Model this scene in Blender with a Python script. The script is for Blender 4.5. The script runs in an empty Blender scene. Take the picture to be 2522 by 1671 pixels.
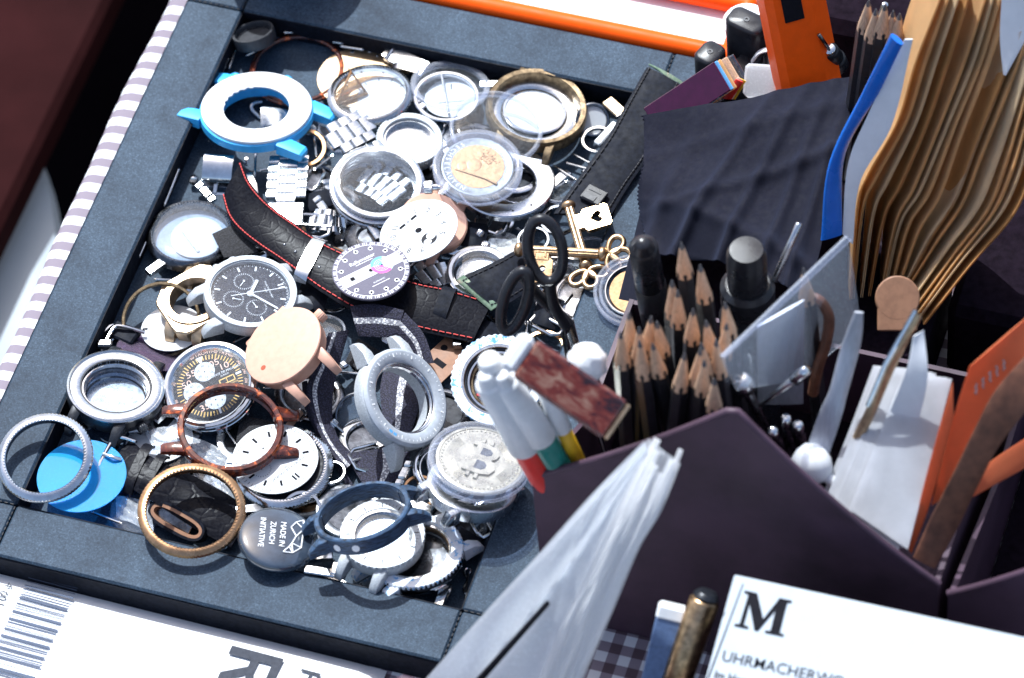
import bpy, bmesh, math, random
from mathutils import Vector, Matrix
random.seed(7)
scene = bpy.context.scene
COL = scene.collection
# ---------------------------------------------------------------- camera
PW, PH, FPX = 2522.0, 1671.0, 11000.0
EL, YAW, ROLL = math.radians(53.462), math.radians(-22.540), math.radians(-6.0)
CAM = Vector((535.38, -1101.44, 1621.04))            # millimetres
_f = Vector((math.sin(YAW)*math.cos(EL), math.cos(YAW)*math.cos(EL), -math.sin(EL)))
_r0 = Vector((math.cos(YAW), -math.sin(YAW), 0)); _u0 = _r0.cross(_f)
RT = math.cos(ROLL)*_r0 + math.sin(ROLL)*_u0
UP = -math.sin(ROLL)*_r0 + math.cos(ROLL)*_u0
FW = _f
cam_d = bpy.data.cameras.new('camera'); cam = bpy.data.objects.new('camera', cam_d); COL.objects.link(cam)
cam.matrix_world = Matrix(((RT.x, UP.x, -FW.x, CAM.x/1000), (RT.y, UP.y, -FW.y, CAM.y/1000), (RT.z, UP.z, -FW.z, CAM.z/1000), (0, 0, 0, 1)))
cam_d.sensor_width = 36.0; cam_d.lens = 36.0*FPX/PW
cam_d.clip_start = 0.05; cam_d.clip_end = 60
scene.camera = cam
scene.render.resolution_x = 1024; scene.render.resolution_y = 678
# ---------------------------------------------------------------- light
SUN_EL = math.radians(55)
SUN_DIR = Vector((0.62, -0.785, 0)).normalized()       # the way the light travels over the table
SHINE = Vector((SUN_DIR.x*math.cos(SUN_EL), SUN_DIR.y*math.cos(SUN_EL), -math.sin(SUN_EL)))
world = bpy.data.worlds.new('World'); scene.world = world; world.use_nodes = True
wn = world.node_tree; wn.nodes.clear()
sky = wn.nodes.new('ShaderNodeTexSky'); sky.sky_type = 'NISHITA'; sky.sun_disc = False
sky.sun_elevation = SUN_EL; sky.sun_rotation = math.atan2(-SUN_DIR.x, -SUN_DIR.y); sky.altitude = 400; sky.dust_density = 4.0; sky.ozone_density = 0.3
bg = wn.nodes.new('ShaderNodeBackground'); wo = wn.nodes.new('ShaderNodeOutputWorld')
bg.inputs['Strength'].default_value = 0.15
wn.links.new(sky.outputs[0], bg.inputs[0]); wn.links.new(bg.outputs[0], wo.inputs[0])
sd = bpy.data.lights.new('sun', 'SUN'); sd.energy = 4.5; sd.angle = math.radians(0.6); sd.color = (0.88, 0.95, 1.0)
sun = bpy.data.objects.new('sun', sd); COL.objects.link(sun)
sun.rotation_euler = SHINE.to_track_quat('-Z', 'Y').to_euler(); sun.location = (-0.6, 0.8, 1.5)
vs = scene.view_settings; vs.view_transform = 'Standard'; vs.look = 'None'; vs.gamma = 1; vs.exposure = 0.6
try: vs.use_curve_mapping = False
except Exception: pass
scene.render.engine = 'CYCLES'
scene.cycles.transparent_max_bounces = 14; scene.cycles.max_bounces = 5; scene.cycles.diffuse_bounces = 3; scene.cycles.glossy_bounces = 3
# ---------------------------------------------------------------- pixels to places (millimetres)
def at(px, py, z):
    d = FW + RT*((px-PW/2)/FPX) - UP*((py-PH/2)/FPX)
    return CAM + d*((z-CAM.z)/d.z)
class Zm:
    def __init__(s, x0, y0, k): s.x, s.y, s.k = x0, y0, k
    def p(s, x, y): return s.x+x/s.k, s.y+y/s.k
    def __call__(s, x, y, z): return at(s.x+x/s.k, s.y+y/s.k, z)
S_ = Zm(0, 0, 1); D = Zm(0, 0, .93854); A = Zm(440, 20, 3.92); B = Zm(340, 360, 3.92); C = Zm(780, 100, 3.92); DD = Zm(800, 380, 3.92)
E_ = Zm(0, 780, 3.92); F_ = Zm(380, 740, 3.92); G = Zm(260, 1020, 3.92); H = Zm(740, 780, 3.92); I_ = Zm(740, 1080, 3.92)
J = Zm(1200, 380, 3.92); K = Zm(1150, 780, 3.92); L = Zm(1640, 0, 3.92); M_ = Zm(1922, 0, 1.96); N = Zm(1640, 560, 3.92)
O = Zm(1800, 760, 2.45); P = Zm(1400, 1270, 2.1096); Q = Zm(0, 1270, 2.367); R_ = Zm(1000, 1050, 2.524); U = Zm(900, 0, 2.367)
fp = at(690, 930, 20)
cam_d.dof.use_dof = True; cam_d.dof.focus_distance = (fp-CAM).dot(FW)/1000; cam_d.dof.aperture_fstop = 9.5; cam_d.dof.aperture_blades = 7

def disc(zm, x, y, a, b, ang, z, up=-90.0, flip=False):
    """frame of a round thing seen as an ellipse: centre, semi-axes and angle in the photo; returns matrix (mm) and radius (mm).
    up = direction in the photo of the thing's own +Y."""
    px, py = zm.p(x, y); a, b = a/zm.k, b/zm.k
    c = at(px, py, z); dep = (c-CAM).dot(FW); rad = a*dep/FPX
    t = math.radians(ang)
    mn = (RT*(-math.sin(t)) - UP*math.cos(t)).normalized()         # minor axis direction in space
    v = (CAM-c).normalized()
    ct = min(1, b/a); st = math.sqrt(1-ct*ct)
    n1, n2 = (v*ct+mn*st).normalized(), (v*ct-mn*st).normalized()
    n = n1 if n1.z > n2.z else n2
    if flip: n = n2 if n is n1 else n1
    q = math.radians(up)
    d = FW + RT*((px+60*math.cos(q)-PW/2)/FPX) - UP*((py+60*math.sin(q)-PH/2)/FPX)
    hit = CAM + d*((c-CAM).dot(n)/d.dot(n))
    yv = (hit-c).normalized(); xv = yv.cross(n).normalized()
    return Matrix(((xv.x, yv.x, n.x, c.x), (xv.y, yv.y, n.y, c.y), (xv.z, yv.z, n.z, c.z), (0, 0, 0, 1))), rad

# ---------------------------------------------------------------- mesh builder (millimetres)
TXT = {}
def text_geo(s, bold=0.0):
    key = (s, bold)
    if key not in TXT:
        cu = bpy.data.curves.new('t', 'FONT'); cu.body = s; cu.size = 1; cu.align_x = 'CENTER'; cu.align_y = 'CENTER'; cu.resolution_u = 3; cu.offset = bold
        ob = bpy.data.objects.new('t', cu); me = bpy.data.meshes.new_from_object(ob)
        TXT[key] = ([v.co.copy() for v in me.vertices], [tuple(p.vertices) for p in me.polygons])
        bpy.data.meshes.remove(me); bpy.data.objects.remove(ob); bpy.data.curves.remove(cu)
    return TXT[key]
def rz(a): return Matrix.Rotation(a, 4, 'Z')
def tr(x, y, z=0): return Matrix.Translation((x, y, z))
def spline(pts, n):
    pts = [Vector(p) for p in pts]
    if len(pts) < 3: return [pts[0].lerp(pts[1], i/(n-1)) for i in range(n)]
    out = []; m = len(pts)-1
    for i in range(n):
        t = i/(n-1)*m; k = min(int(t), m-1); t -= k
        p1, p2 = pts[k], pts[k+1]; p0 = pts[k-1] if k else p1*2-p2; p3 = pts[k+2] if k+2 <= m else p2*2-p1
        out.append(0.5*((2*p1)+(p2-p0)*t+(2*p0-5*p1+4*p2-p3)*t*t+(3*p1-p0-3*p2+p3)*t**3))
    return out
def facing(Lp, Rp):
    """order the two edges of a band so that its top side is the one turned up and outwards"""
    k = len(Lp)//2; a = max(0, k-1); t = Vector(Lp[k])+Vector(Rp[k])-Vector(Lp[a])-Vector(Rp[a])
    if (Vector(Rp[k])-Vector(Lp[k])).cross(t).dot(CAM-Vector(Lp[k])) < 0: return Rp, Lp
    return Lp, Rp
class MB:
    def __init__(s): s.V = []; s.F = []; s.UVS = None
    def add(s, V, F, M=None):
        o = len(s.V)
        s.V += [(M @ Vector(v)) if M else Vector(v) for v in V]; s.F += [tuple(i+o for i in f) for f in F]; return s
    def lathe(s, prof, n=64, closed=False, M=None, rf=None):
        V = []; F = []; m = len(prof)
        for i in range(n):
            t = 2*math.pi*i/n; c, q = math.cos(t), math.sin(t)
            for j, (r, z) in enumerate(prof):
                if rf: r, z = rf(r, z, t, j)
                V.append((r*c, r*q, z))
        for i in range(n):
            i2 = (i+1) % n
            for j in range(m if closed else m-1):
                j2 = (j+1) % m
                F.append((i*m+j, i2*m+j, i2*m+j2, i*m+j2))
        if not closed:
            if prof[0][0] > 1e-6: F.append(tuple(i*m for i in range(n))[::-1])
            if prof[-1][0] > 1e-6: F.append(tuple(i*m+m-1 for i in range(n)))
        return s.add(V, F, M)
    def ring(s, ro, ri, z0, z1, n=64, c=.3, M=None):
        c = min(c, (ro-ri)*.3, abs(z1-z0)*.3)
        return s.lathe([(ri, z0), (ro-c, z0), (ro, z0+c), (ro, z1-c), (ro-c, z1), (ri+c, z1), (ri, z1-c)], n, True, M)
    def cyl(s, r, z0, z1, n=32, c=.2, M=None):
        c = min(c, r*.3, abs(z1-z0)*.3)
        return s.lathe([(0, z0), (r-c, z0), (r, z0+c), (r, z1-c), (r-c, z1), (0, z1)], n, False, M)
    def hull(s, pts, M=None):
        bm = bmesh.new()
        for p in pts: bm.verts.new(p)
        bmesh.ops.convex_hull(bm, input=bm.verts)
        bm.verts.ensure_lookup_table()
        keep = [v for v in bm.verts if v.link_faces]; ix = {v: i for i, v in enumerate(keep)}
        s.add([v.co.copy() for v in keep], [tuple(ix[v] for v in f.verts) for f in bm.faces], M); bm.free(); return s
    def box(s, x, y, z, sx, sy, sz, c=.3, M=None):
        c = min(c, sx*.3, sy*.3, sz*.3); pts = []
        for i in (-1, 1):
            for j in (-1, 1):
                for k in (-1, 1):
                    a, b, d = sx/2, sy/2, sz/2
                    pts += [(x+i*(a-c), y+j*b, z+k*d), (x+i*a, y+j*(b-c), z+k*d), (x+i*a, y+j*b, z+k*(d-c))] if c > 0 else [(x+i*a, y+j*b, z+k*d)]
        if c > 0:
            pts = []
            for i in (-1, 1):
                for j in (-1, 1):
                    for k in (-1, 1):
                        pts += [(x+i*a, y+j*(b-c), z+k*(d-c)), (x+i*(a-c), y+j*b, z+k*(d-c)), (x+i*(a-c), y+j*(b-c), z+k*d)]
        return s.hull(pts, M)
    def prism(s, poly, z0, z1, M=None):
        n = len(poly); V = [(x, y, z0) for x, y in poly]+[(x, y, z1) for x, y in poly]
        F = [tuple(range(n))[::-1], tuple(range(n, 2*n))]+[(i, (i+1) % n, n+(i+1) % n, n+i) for i in range(n)]
        return s.add(V, F, M)
    def tube(s, pts, r, n=8, closed=False, M=None, sx=1.0):
        pts = [Vector(p) for p in pts]; m = len(pts); V = []; F = []
        t0 = (pts[1]-pts[0]).normalized(); ref = Vector((0, 0, 1)) if abs(t0.z) < .9 else Vector((1, 0, 0))
        u = t0.cross(ref).normalized()
        for i in range(m):
            t = (pts[(i+1) % m]-pts[i-1]) if closed else (pts[min(i+1, m-1)]-pts[max(i-1, 0)])
            t.normalize(); u = (u-t*u.dot(t)).normalized(); w = t.cross(u)
            rr = r[i] if isinstance(r, (list, tuple)) else r
            for k in range(n):
                a = 2*math.pi*(k+.5)/n; V.append(pts[i]+(u*math.cos(a)*sx+w*math.sin(a))*rr)
        for i in range(m if closed else m-1):
            i2 = (i+1) % m
            for k in range(n): F.append((i*n+k, i*n+(k+1) % n, i2*n+(k+1) % n, i2*n+k))
        if not closed: F += [tuple(range(n))[::-1], tuple(range((m-1)*n, m*n))]
        return s.add(V, F, M)
    def ribbon(s, Lp, Rp, th, n=40, pad=0.0, m=7, uv=True):
        Lp, Rp = facing(Lp, Rp)
        Ls, Rs = spline(Lp, n), spline(Rp, n); V = []; F = []
        us = [i/(m-1) for i in range(m)]
        if m > 5: us[1] = .05; us[-2] = .95
        for i in range(n):
            t = (Ls[min(i+1, n-1)]+Rs[min(i+1, n-1)])-(Ls[max(i-1, 0)]+Rs[max(i-1, 0)])
            nn = (Rs[i]-Ls[i]).cross(t).normalized()
            for top in (1, 0):
                for u in us:
                    e = 1-abs(2*u-1)**6
                    h = (th*.5+pad*(1-abs(2*u-1)**3))*e*1.0 + th*.12*(1-e) if top else -(th*.5*e+th*.12*(1-e))
                    V.append(Ls[i].lerp(Rs[i], u)+nn*h)
        w = 2*m
        for i in range(n-1):
            for j in range(m-1):
                a = i*w+j; F.append((a, a+w, a+w+1, a+1)); a += m; F.append((a, a+1, a+w+1, a+w))
            a = i*w; F.append((a, a+m, a+w+m, a+w)); a += m-1; F.append((a, a+w, a+w+m, a+m))
        for i in (0, n-1):
            a = i*w
            for j in range(m-1): F.append((a+j, a+j+1, a+m+j+1, a+m+j) if i == 0 else (a+j+1, a+j, a+m+j, a+m+j+1))
        s.UVS = (n, m)
        return s.add(V, F)
    def text(s, t, size, M=None):
        V, F = text_geo(t); sc = Matrix.Diagonal((size, size, size, 1)); return s.add(V, F, (M @ sc) if M else sc)
    def sphere(s, r, M=None, n=16, sz=1.0):
        k = n//2; return s.lathe([(r*math.sin(math.pi*i/k), -r*math.cos(math.pi*i/k)*sz) for i in range(k+1)], n, False, M)
    def build(s, name, mat, parent=None, off=None, smooth=35, label=None, mod=None):
        me = bpy.data.meshes.new(name); o = off or Vector((0, 0, 0))
        me.from_pydata([tuple((Vector(v)-o)*.001) for v in s.V], [], s.F); me.validate()
        bm = bmesh.new(); bm.from_mesh(me); bmesh.ops.remove_doubles(bm, verts=bm.verts, dist=1e-7)
        if not s.UVS: bmesh.ops.recalc_face_normals(bm, faces=bm.faces)
        bm.to_mesh(me); bm.free()
        me.shade_smooth(); me.set_sharp_from_angle(angle=math.radians(smooth))
        me.materials.append(mat)
        ob = bpy.data.objects.new(name, me); COL.objects.link(ob)
        if parent: ob.parent = parent
        if label: ob['label'] = label
        return ob
def thing(name, label, cat, M=None, group=None, loc=None):
    o = bpy.data.objects.new(name, None); COL.objects.link(o); o.empty_display_size = .005
    if M is not None:
        mm = M.copy(); mm.translation = M.translation*.001; o.matrix_world = mm
    if loc is not None: o.location = Vector(loc)*.001
    tag(o, label, cat, group); return o
def tag(o, label, cat, group=None):
    o['label'] = label; o['category'] = cat
    if group: o['group'] = group
    return o
def dup(root, M, label, group=None):
    r = root.copy(); COL.objects.link(r)
    mm = M.copy(); mm.translation = M.translation*.001; r.matrix_world = mm
    r['label'] = label
    if group: r['group'] = group
    for ch in list(root.children):
        c = ch.copy(); COL.objects.link(c); c.parent = r
        for g in list(ch.children):
            d = g.copy(); COL.objects.link(d); d.parent = c
    return r
def frame(o, xv, zv):
    """matrix with origin o, x along xv, z close to zv"""
    x = Vector(xv).normalized(); y = Vector(zv).cross(x).normalized(); z = x.cross(y)
    return Matrix(((x.x, y.x, z.x, o.x), (x.y, y.y, z.y, o.y), (x.z, y.z, z.z, o.z), (0, 0, 0, 1)))
ZV = Vector((0, 0, 1))
# ---------------------------------------------------------------- materials
def nodes(name):
    m = bpy.data.materials.new(name); m.use_nodes = True
    nt = m.node_tree; b = nt.nodes['Principled BSDF']; return m, nt, b
def _nd(nt, t, **kw):
    n = nt.nodes.new(t)
    for k, v in kw.items(): setattr(n, k, v)
    return n
def ramp(nt, fac, stops):
    r = nt.nodes.new('ShaderNodeValToRGB'); nt.links.new(fac, r.inputs[0]); e = r.color_ramp.elements
    while len(e) < len(stops): e.new(.5)
    for el, (p, c) in zip(e, stops): el.position = p; el.color = (*c, 1) if len(c) == 3 else c
    return r.outputs[0]
def noise(nt, scale, detail=4, rough=.55, stretch=None, dist=0.0):
    tc = nt.nodes.new('ShaderNodeTexCoord'); n = nt.nodes.new('ShaderNodeTexNoise')
    n.inputs['Scale'].default_value = scale; n.inputs['Detail'].default_value = detail; n.inputs['Roughness'].default_value = rough; n.inputs['Distortion'].default_value = dist
    src = tc.outputs['Object']
    if stretch:
        mp = nt.nodes.new('ShaderNodeMapping'); mp.inputs['Scale'].default_value = stretch; nt.links.new(src, mp.inputs[0]); src = mp.outputs[0]
    nt.links.new(src, n.inputs['Vector']); return n.outputs[0]
def bump(nt, b, h, strength, dist=.0002):
    n = nt.nodes.new('ShaderNodeBump'); n.inputs['Strength'].default_value = strength; n.inputs['Distance'].default_value = dist
    nt.links.new(h, n.inputs['Height']); nt.links.new(n.outputs[0], b.inputs['Normal']); return n
def mat(name, col, rough=.5, metal=0.0, vary=.12, scale=500, bmp=.15, bscale=1500, spec=.5, coat=0, col2=None, rvar=.1, stretch=None, bdist=.0002, sss=0):
    m, nt, b = nodes(name)
    c2 = col2 or tuple(c*(1-2*vary) for c in col); c1 = tuple(min(1, c*(1+vary*.6)) for c in col) if not col2 else col
    f = noise(nt, scale, 5, .6, stretch)
    nt.links.new(ramp(nt, f, [(.32, c2), (.62, c1)]), b.inputs['Base Color'])
    mr = _nd(nt, 'ShaderNodeMapRange'); nt.links.new(noise(nt, scale*.37, 4, .6, stretch), mr.inputs[0])
    mr.inputs[1].default_value = .3; mr.inputs[2].default_value = .7; mr.inputs[3].default_value = max(.02, rough-rvar); mr.inputs[4].default_value = min(1, rough+rvar)
    nt.links.new(mr.outputs[0], b.inputs['Roughness'])
    b.inputs['Metallic'].default_value = metal; b.inputs['Specular IOR Level'].default_value = spec; b.inputs['Coat Weight'].default_value = coat
    if sss: b.inputs['Subsurface Weight'].default_value = sss; b.inputs['Subsurface Radius'].default_value = (1, .8, .6); b.inputs['Subsurface Scale'].default_value = .002
    if bmp: bump(nt, b, noise(nt, bscale, 4, .6, stretch), bmp, bdist)
    return m
def glass(name, tint=(.95, .97, 1), gl=.05, milk=.0, milkcol=(.8, .85, .9), ior=1.5, dust=.06, trans=False):
    m = bpy.data.materials.new(name); m.use_nodes = True; nt = m.node_tree; nt.nodes.clear()
    out = _nd(nt, 'ShaderNodeOutputMaterial'); tp = _nd(nt, 'ShaderNodeBsdfTransparent'); tp.inputs[0].default_value = (*tint, 1)
    g = _nd(nt, 'ShaderNodeBsdfGlossy'); g.inputs['Roughness'].default_value = gl
    fr = _nd(nt, 'ShaderNodeFresnel'); fr.inputs[0].default_value = ior
    ge = _nd(nt, 'ShaderNodeNewGeometry'); iv = _nd(nt, 'ShaderNodeMath', operation='SUBTRACT'); iv.inputs[0].default_value = 1; nt.links.new(ge.outputs['Backfacing'], iv.inputs[1])
    mu = _nd(nt, 'ShaderNodeMath', operation='MULTIPLY'); nt.links.new(fr.outputs[0], mu.inputs[0]); nt.links.new(iv.outputs[0], mu.inputs[1])
    mx = _nd(nt, 'ShaderNodeMixShader'); nt.links.new(mu.outputs[0], mx.inputs[0]); nt.links.new(tp.outputs[0], mx.inputs[1]); nt.links.new(g.outputs[0], mx.inputs[2])
    df = _nd(nt, 'ShaderNodeBsdfDiffuse'); df.inputs[0].default_value = (*milkcol, 1)
    m2 = _nd(nt, 'ShaderNodeMixShader')
    if trans:
        tl = _nd(nt, 'ShaderNodeBsdfTranslucent'); tl.inputs[0].default_value = (*milkcol, 1); m3 = _nd(nt, 'ShaderNodeMixShader'); m3.inputs[0].default_value = .75; nt.links.new(df.outputs[0], m3.inputs[1]); nt.links.new(tl.outputs[0], m3.inputs[2]); df = m3
    f = noise(nt, 900, 6, .7)
    r = _nd(nt, 'ShaderNodeMapRange'); nt.links.new(f, r.inputs[0]); r.inputs[1].default_value = .5; r.inputs[2].default_value = .8; r.inputs[3].default_value = milk; r.inputs[4].default_value = min(1, milk+dust*2)
    nt.links.new(r.outputs[0], m2.inputs[0]); nt.links.new(mx.outputs[0], m2.inputs[1]); nt.links.new(df.outputs[0], m2.inputs[2]); nt.links.new(m2.outputs[0], out.inputs[0])
    return m
def voro(nt, scale, stretch=None, feat='DISTANCE_TO_EDGE'):
    tc = nt.nodes.new('ShaderNodeTexCoord'); v = nt.nodes.new('ShaderNodeTexVoronoi'); v.feature = feat; v.inputs['Scale'].default_value = scale
    mp = nt.nodes.new('ShaderNodeMapping'); mp.inputs['Scale'].default_value = stretch or (1, 1, 1); nt.links.new(tc.outputs['Object'], mp.inputs[0]); nt.links.new(mp.outputs[0], v.inputs['Vector'])
    return v.outputs[0]
def thin_paper(name, col, k):
    m, nt, b = nodes(name); f = noise(nt, 60, 5, .6); c = ramp(nt, f, [(.3, tuple(x*.82 for x in col)), (.7, col)]); nt.links.new(c, b.inputs['Base Color']); b.inputs['Roughness'].default_value = .6
    tl = _nd(nt, 'ShaderNodeBsdfTranslucent'); nt.links.new(c, tl.inputs[0]); mx = _nd(nt, 'ShaderNodeMixShader'); mx.inputs[0].default_value = k
    out = [n for n in nt.nodes if n.type == 'OUTPUT_MATERIAL'][0]; nt.links.new(b.outputs[0], mx.inputs[1]); nt.links.new(tl.outputs[0], mx.inputs[2]); nt.links.new(mx.outputs[0], out.inputs[0]); return m
MT = {}
MT['thin_white'] = thin_paper('thin_white_paper', (.86, .87, .90), .6)
MT['steel'] = mat('brushed_steel', (.68, .69, .70), .21, 1, .12, 300, .12, 900, stretch=(1, 6, 1))
MT['steel_p'] = mat('polished_steel', (.74, .75, .76), .13, 1, .08, 250, .05, 700, rvar=.06)
MT['steel_m'] = mat('matte_steel', (.58, .60, .62), .30, 1, .15, 600, .2, 2500)
MT['steel_d'] = mat('dark_steel', (.20, .21, .23), .25, 1, .2, 400, .1, 900)
MT['blast'] = mat('sandblasted_metal', (.47, .50, .53), .6, .4, .12, 1500, .35, 5000)
MT['black_metal'] = mat('black_coated_metal', (.022, .025, .032), .33, .3, .2, 800, .1, 2500)
MT['bronze'] = mat('bronze', (.55, .40, .26), .40, .9, .15, 300, .2, 2500)
MT['bronze_key'] = mat('antique_gold', (.56, .37, .21), .34, 1, .25, 350, .2, 1500)
MT['gold'] = mat('rose_gold_metal', (.66, .38, .20), .3, 1, .12, 300, .1, 2000)
MT['brass_old'] = mat('tarnished_brass', (.30, .22, .13), .42, .9, .3, 350, .35, 1200, col2=(.08, .055, .035))
MT['coin_gold'] = mat('coin_gold', (.36, .22, .115), .45, .7, .12, 400, .3, 700, bdist=.0003)
MT['coin_silver'] = mat('coin_silver', (.62, .58, .46), .30, 1, .08, 400, .25, 900)
MT['coin_grey'] = mat('coin_grey', (.17, .19, .21), .45, 1, .1, 400, .3, 900)
MT['card'] = mat('sign_board', (.47, .52, .57), .7, 0, .02, 100, .05, spec=.1)
MT['barcode'] = mat('barcode_ink', (.10, .12, .17), .7, 0, .05, 100, 0, spec=.1)
MT['white'] = mat('white_plastic', (.80, .81, .82), .35, 0, .03, 300, .05)
MT['paper'] = mat('white_paper', (.80, .81, .83), .75, 0, .03, 120, .15, 600)
MT['dial_white'] = mat('white_dial_lacquer', (.60, .62, .64), .5, 0, .02, 300, .03, spec=.2)
MT['dial_black'] = mat('black_dial_lacquer', (.012, .012, .018), .5, 0, .2, 1500, .1, spec=.15)
MT['dial_grey'] = mat('grey_dial', (.15, .14, .18), .7, 0, .06, 1500, .1, 5000, spec=.15)
MT['dial_slate'] = mat('slate_dial', (.034, .035, .052), .6, 0, .4, 1500, .15, 4000, spec=.1)
MT['ink'] = mat('black_ink', (.010, .010, .014), .7, 0, .1, 500, 0, spec=.08)
MT['ink_grey'] = mat('grey_ink', (.06, .065, .08), .7, 0, .1, 500, 0, spec=.08)
MT['ink_white'] = mat('white_ink', (.85, .86, .88), .5, 0, .02, 500, 0)
MT['ink_salmon'] = mat('salmon_ink', (.85, .52, .40), .5, 0, .04, 500, 0)
MT['ink_yellow'] = mat('amber_ink', (.80, .48, .12), .5, 0, .04, 500, 0)
MT['ink_blue'] = mat('sky_blue_ink', (.12, .40, .78), .7, 0, .04, 500, 0)
MT['ink_pink'] = mat('pink_ink', (.85, .10, .38), .7, 0, .04, 500, 0)
MT['ink_ice'] = mat('ice_blue_ink', (.42, .62, .74), .7, 0, .04, 500, 0)
MT['blue'] = mat('blue_resin', (.05, .45, .88), .38, 0, .06, 250, .05)
MT['cream'] = mat('white_resin', (.70, .72, .75), .6, 0, .02, 250, .03)
MT['peach'] = mat('peach_resin', (.64, .36, .26), .5, 0, .05, 250, .06, 900)
MT['black_leather'] = mat('black_leather', (.009, .011, .018), .6, 0, .25, 500, .3, 1400, spec=.09)
MT['black_rubber'] = mat('black_rubber', (.025, .027, .033), .5, 0, .2, 500, .3, 2000)
MT['carbon'] = mat('dark_blue_composite', (.032, .070, .135), .42, .1, .45, 260, .3, 1200, stretch=(1, 1, 7))
MT['plastic_black'] = mat('black_plastic', (.018, .019, .024), .3, 0, .15, 300, .12, 3000, spec=.3)
MT['red_thread'] = mat('red_thread', (.75, .08, .07), .7, 0, .1, 900, .2, 4000)
MT['black_thread'] = mat('black_thread', (.012, .012, .016), .7, 0, .1, 900, .2, 4000)
MT['navy_cloth'] = mat('navy_microfibre', (.0075, .008, .016), .85, 0, .12, 900, .35, 3000, spec=.15)
MT['glass'] = glass('clear_crystal', (.95, .97, .99), .04, .01, dust=.05)
MT['acryl'] = glass('clear_acrylic', (.88, .92, .97), .05, .03, dust=.05)
MT['capsule'] = glass('capsule_plastic', (.94, .95, .98), .02, .02, dust=.03)
MT['edge'] = glass('acrylic_rim', (.88, .90, .96), .08, .16, (.75, .78, .86))
MT['foil'] = glass('milky_film', (.92, .94, .97), .10, .16, (.85, .90, .95), dust=.12)
MT['foil2'] = glass('milky_sleeve_film', (.95, .97, 1.0), .06, .52, (.96, .98, 1.0), dust=.10, trans=True)
MT['blueglass'] = glass('blue_film', (.15, .58, .96), .05, .42, (.04, .48, .92), dust=.06)
MT['foil3'] = glass('thick_sleeve_fold', (.94, .96, .99), .12, .86, (1.0, 1.0, 1.0), dust=.05, trans=True)
MT['purpleglass'] = glass('purple_film', (.62, .50, .66), .06, .10, (.5, .4, .55))
MT['orange'] = mat('orange_plastic', (1.0, .105, .004), .45, 0, .04, 200, .08, 2500, spec=.15)
MT['kraft_pale'] = thin_paper('pale_kraft_paper', (.98, .80, .55), .6)
MT['kraft_dark'] = thin_paper('dark_kraft_paper', (.78, .44, .17), .5)
MT['orange_card'] = thin_paper('orange_card', (.92, .27, .11), .5)
MT['wood'] = mat('pencil_wood', (.66, .42, .27), .7, 0, .15, 400, .2, 900, stretch=(4, 4, .6))
MT['pencil'] = mat('pencil_paint', (.020, .020, .024), .35, 0, .15, 300, .05)
MT['graphite'] = mat('graphite', (.10, .10, .11), .35, .4, .1, 500, .1)
MT['holder'] = mat('plum_leather', (.072, .040, .062), .55, 0, .22, 22, .3, 1600, spec=.35)
MT['holder_in'] = mat('dark_lining', (.011, .007, .012), .9, 0, .2, 300, .2, spec=.03)
MT['red'] = mat('red_plastic', (.75, .03, .02), .35, 0, .05, 200, .03)
MT['green'] = mat('green_plastic', (.02, .20, .16), .3, 0, .05, 200, .03)
MT['yellow'] = mat('yellow_plastic', (.75, .42, .02), .35, 0, .05, 200, .03)
MT['kraft'] = thin_paper('kraft_paper', (.97, .68, .36), .62)
MT['royal'] = mat('royal_blue_plastic', (.01, .15, .62), .3, 0, .06, 100, .05)
MT['brown_leather'] = mat('brown_leather', (.17, .065, .035), .6, 0, .2, 200, .4, 1500)
MT['tan'] = mat('tan_leather', (.30, .15, .085), .6, 0, .1, 300, .2, 1200)
MT['plum'] = mat('plum_plastic', (.055, .003, .030), .15, 0, .1, 200, .02, coat=.5)
MT['grey_plate'] = mat('grey_plate', (.45, .47, .53), .4, .4, .08, 200, .15, 900, stretch=(8, 1, 1))
MT['silver_rod'] = mat('silver_rod', (.6, .62, .66), .25, 1, .1, 300, .05)
MT['floor'] = mat('dark_floor', (.0015, .0008, .002), .95, 0, .2, 8, .1, 60, spec=.02)
MT['bench'] = mat('brown_bench', (.028, .0065, .0070), .85, 0, .25, 6, .2, 90, spec=.05)
MT['pale'] = mat('pale_seat', (.34, .39, .43), .5, 0, .06, 8, .05, 60)
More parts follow.
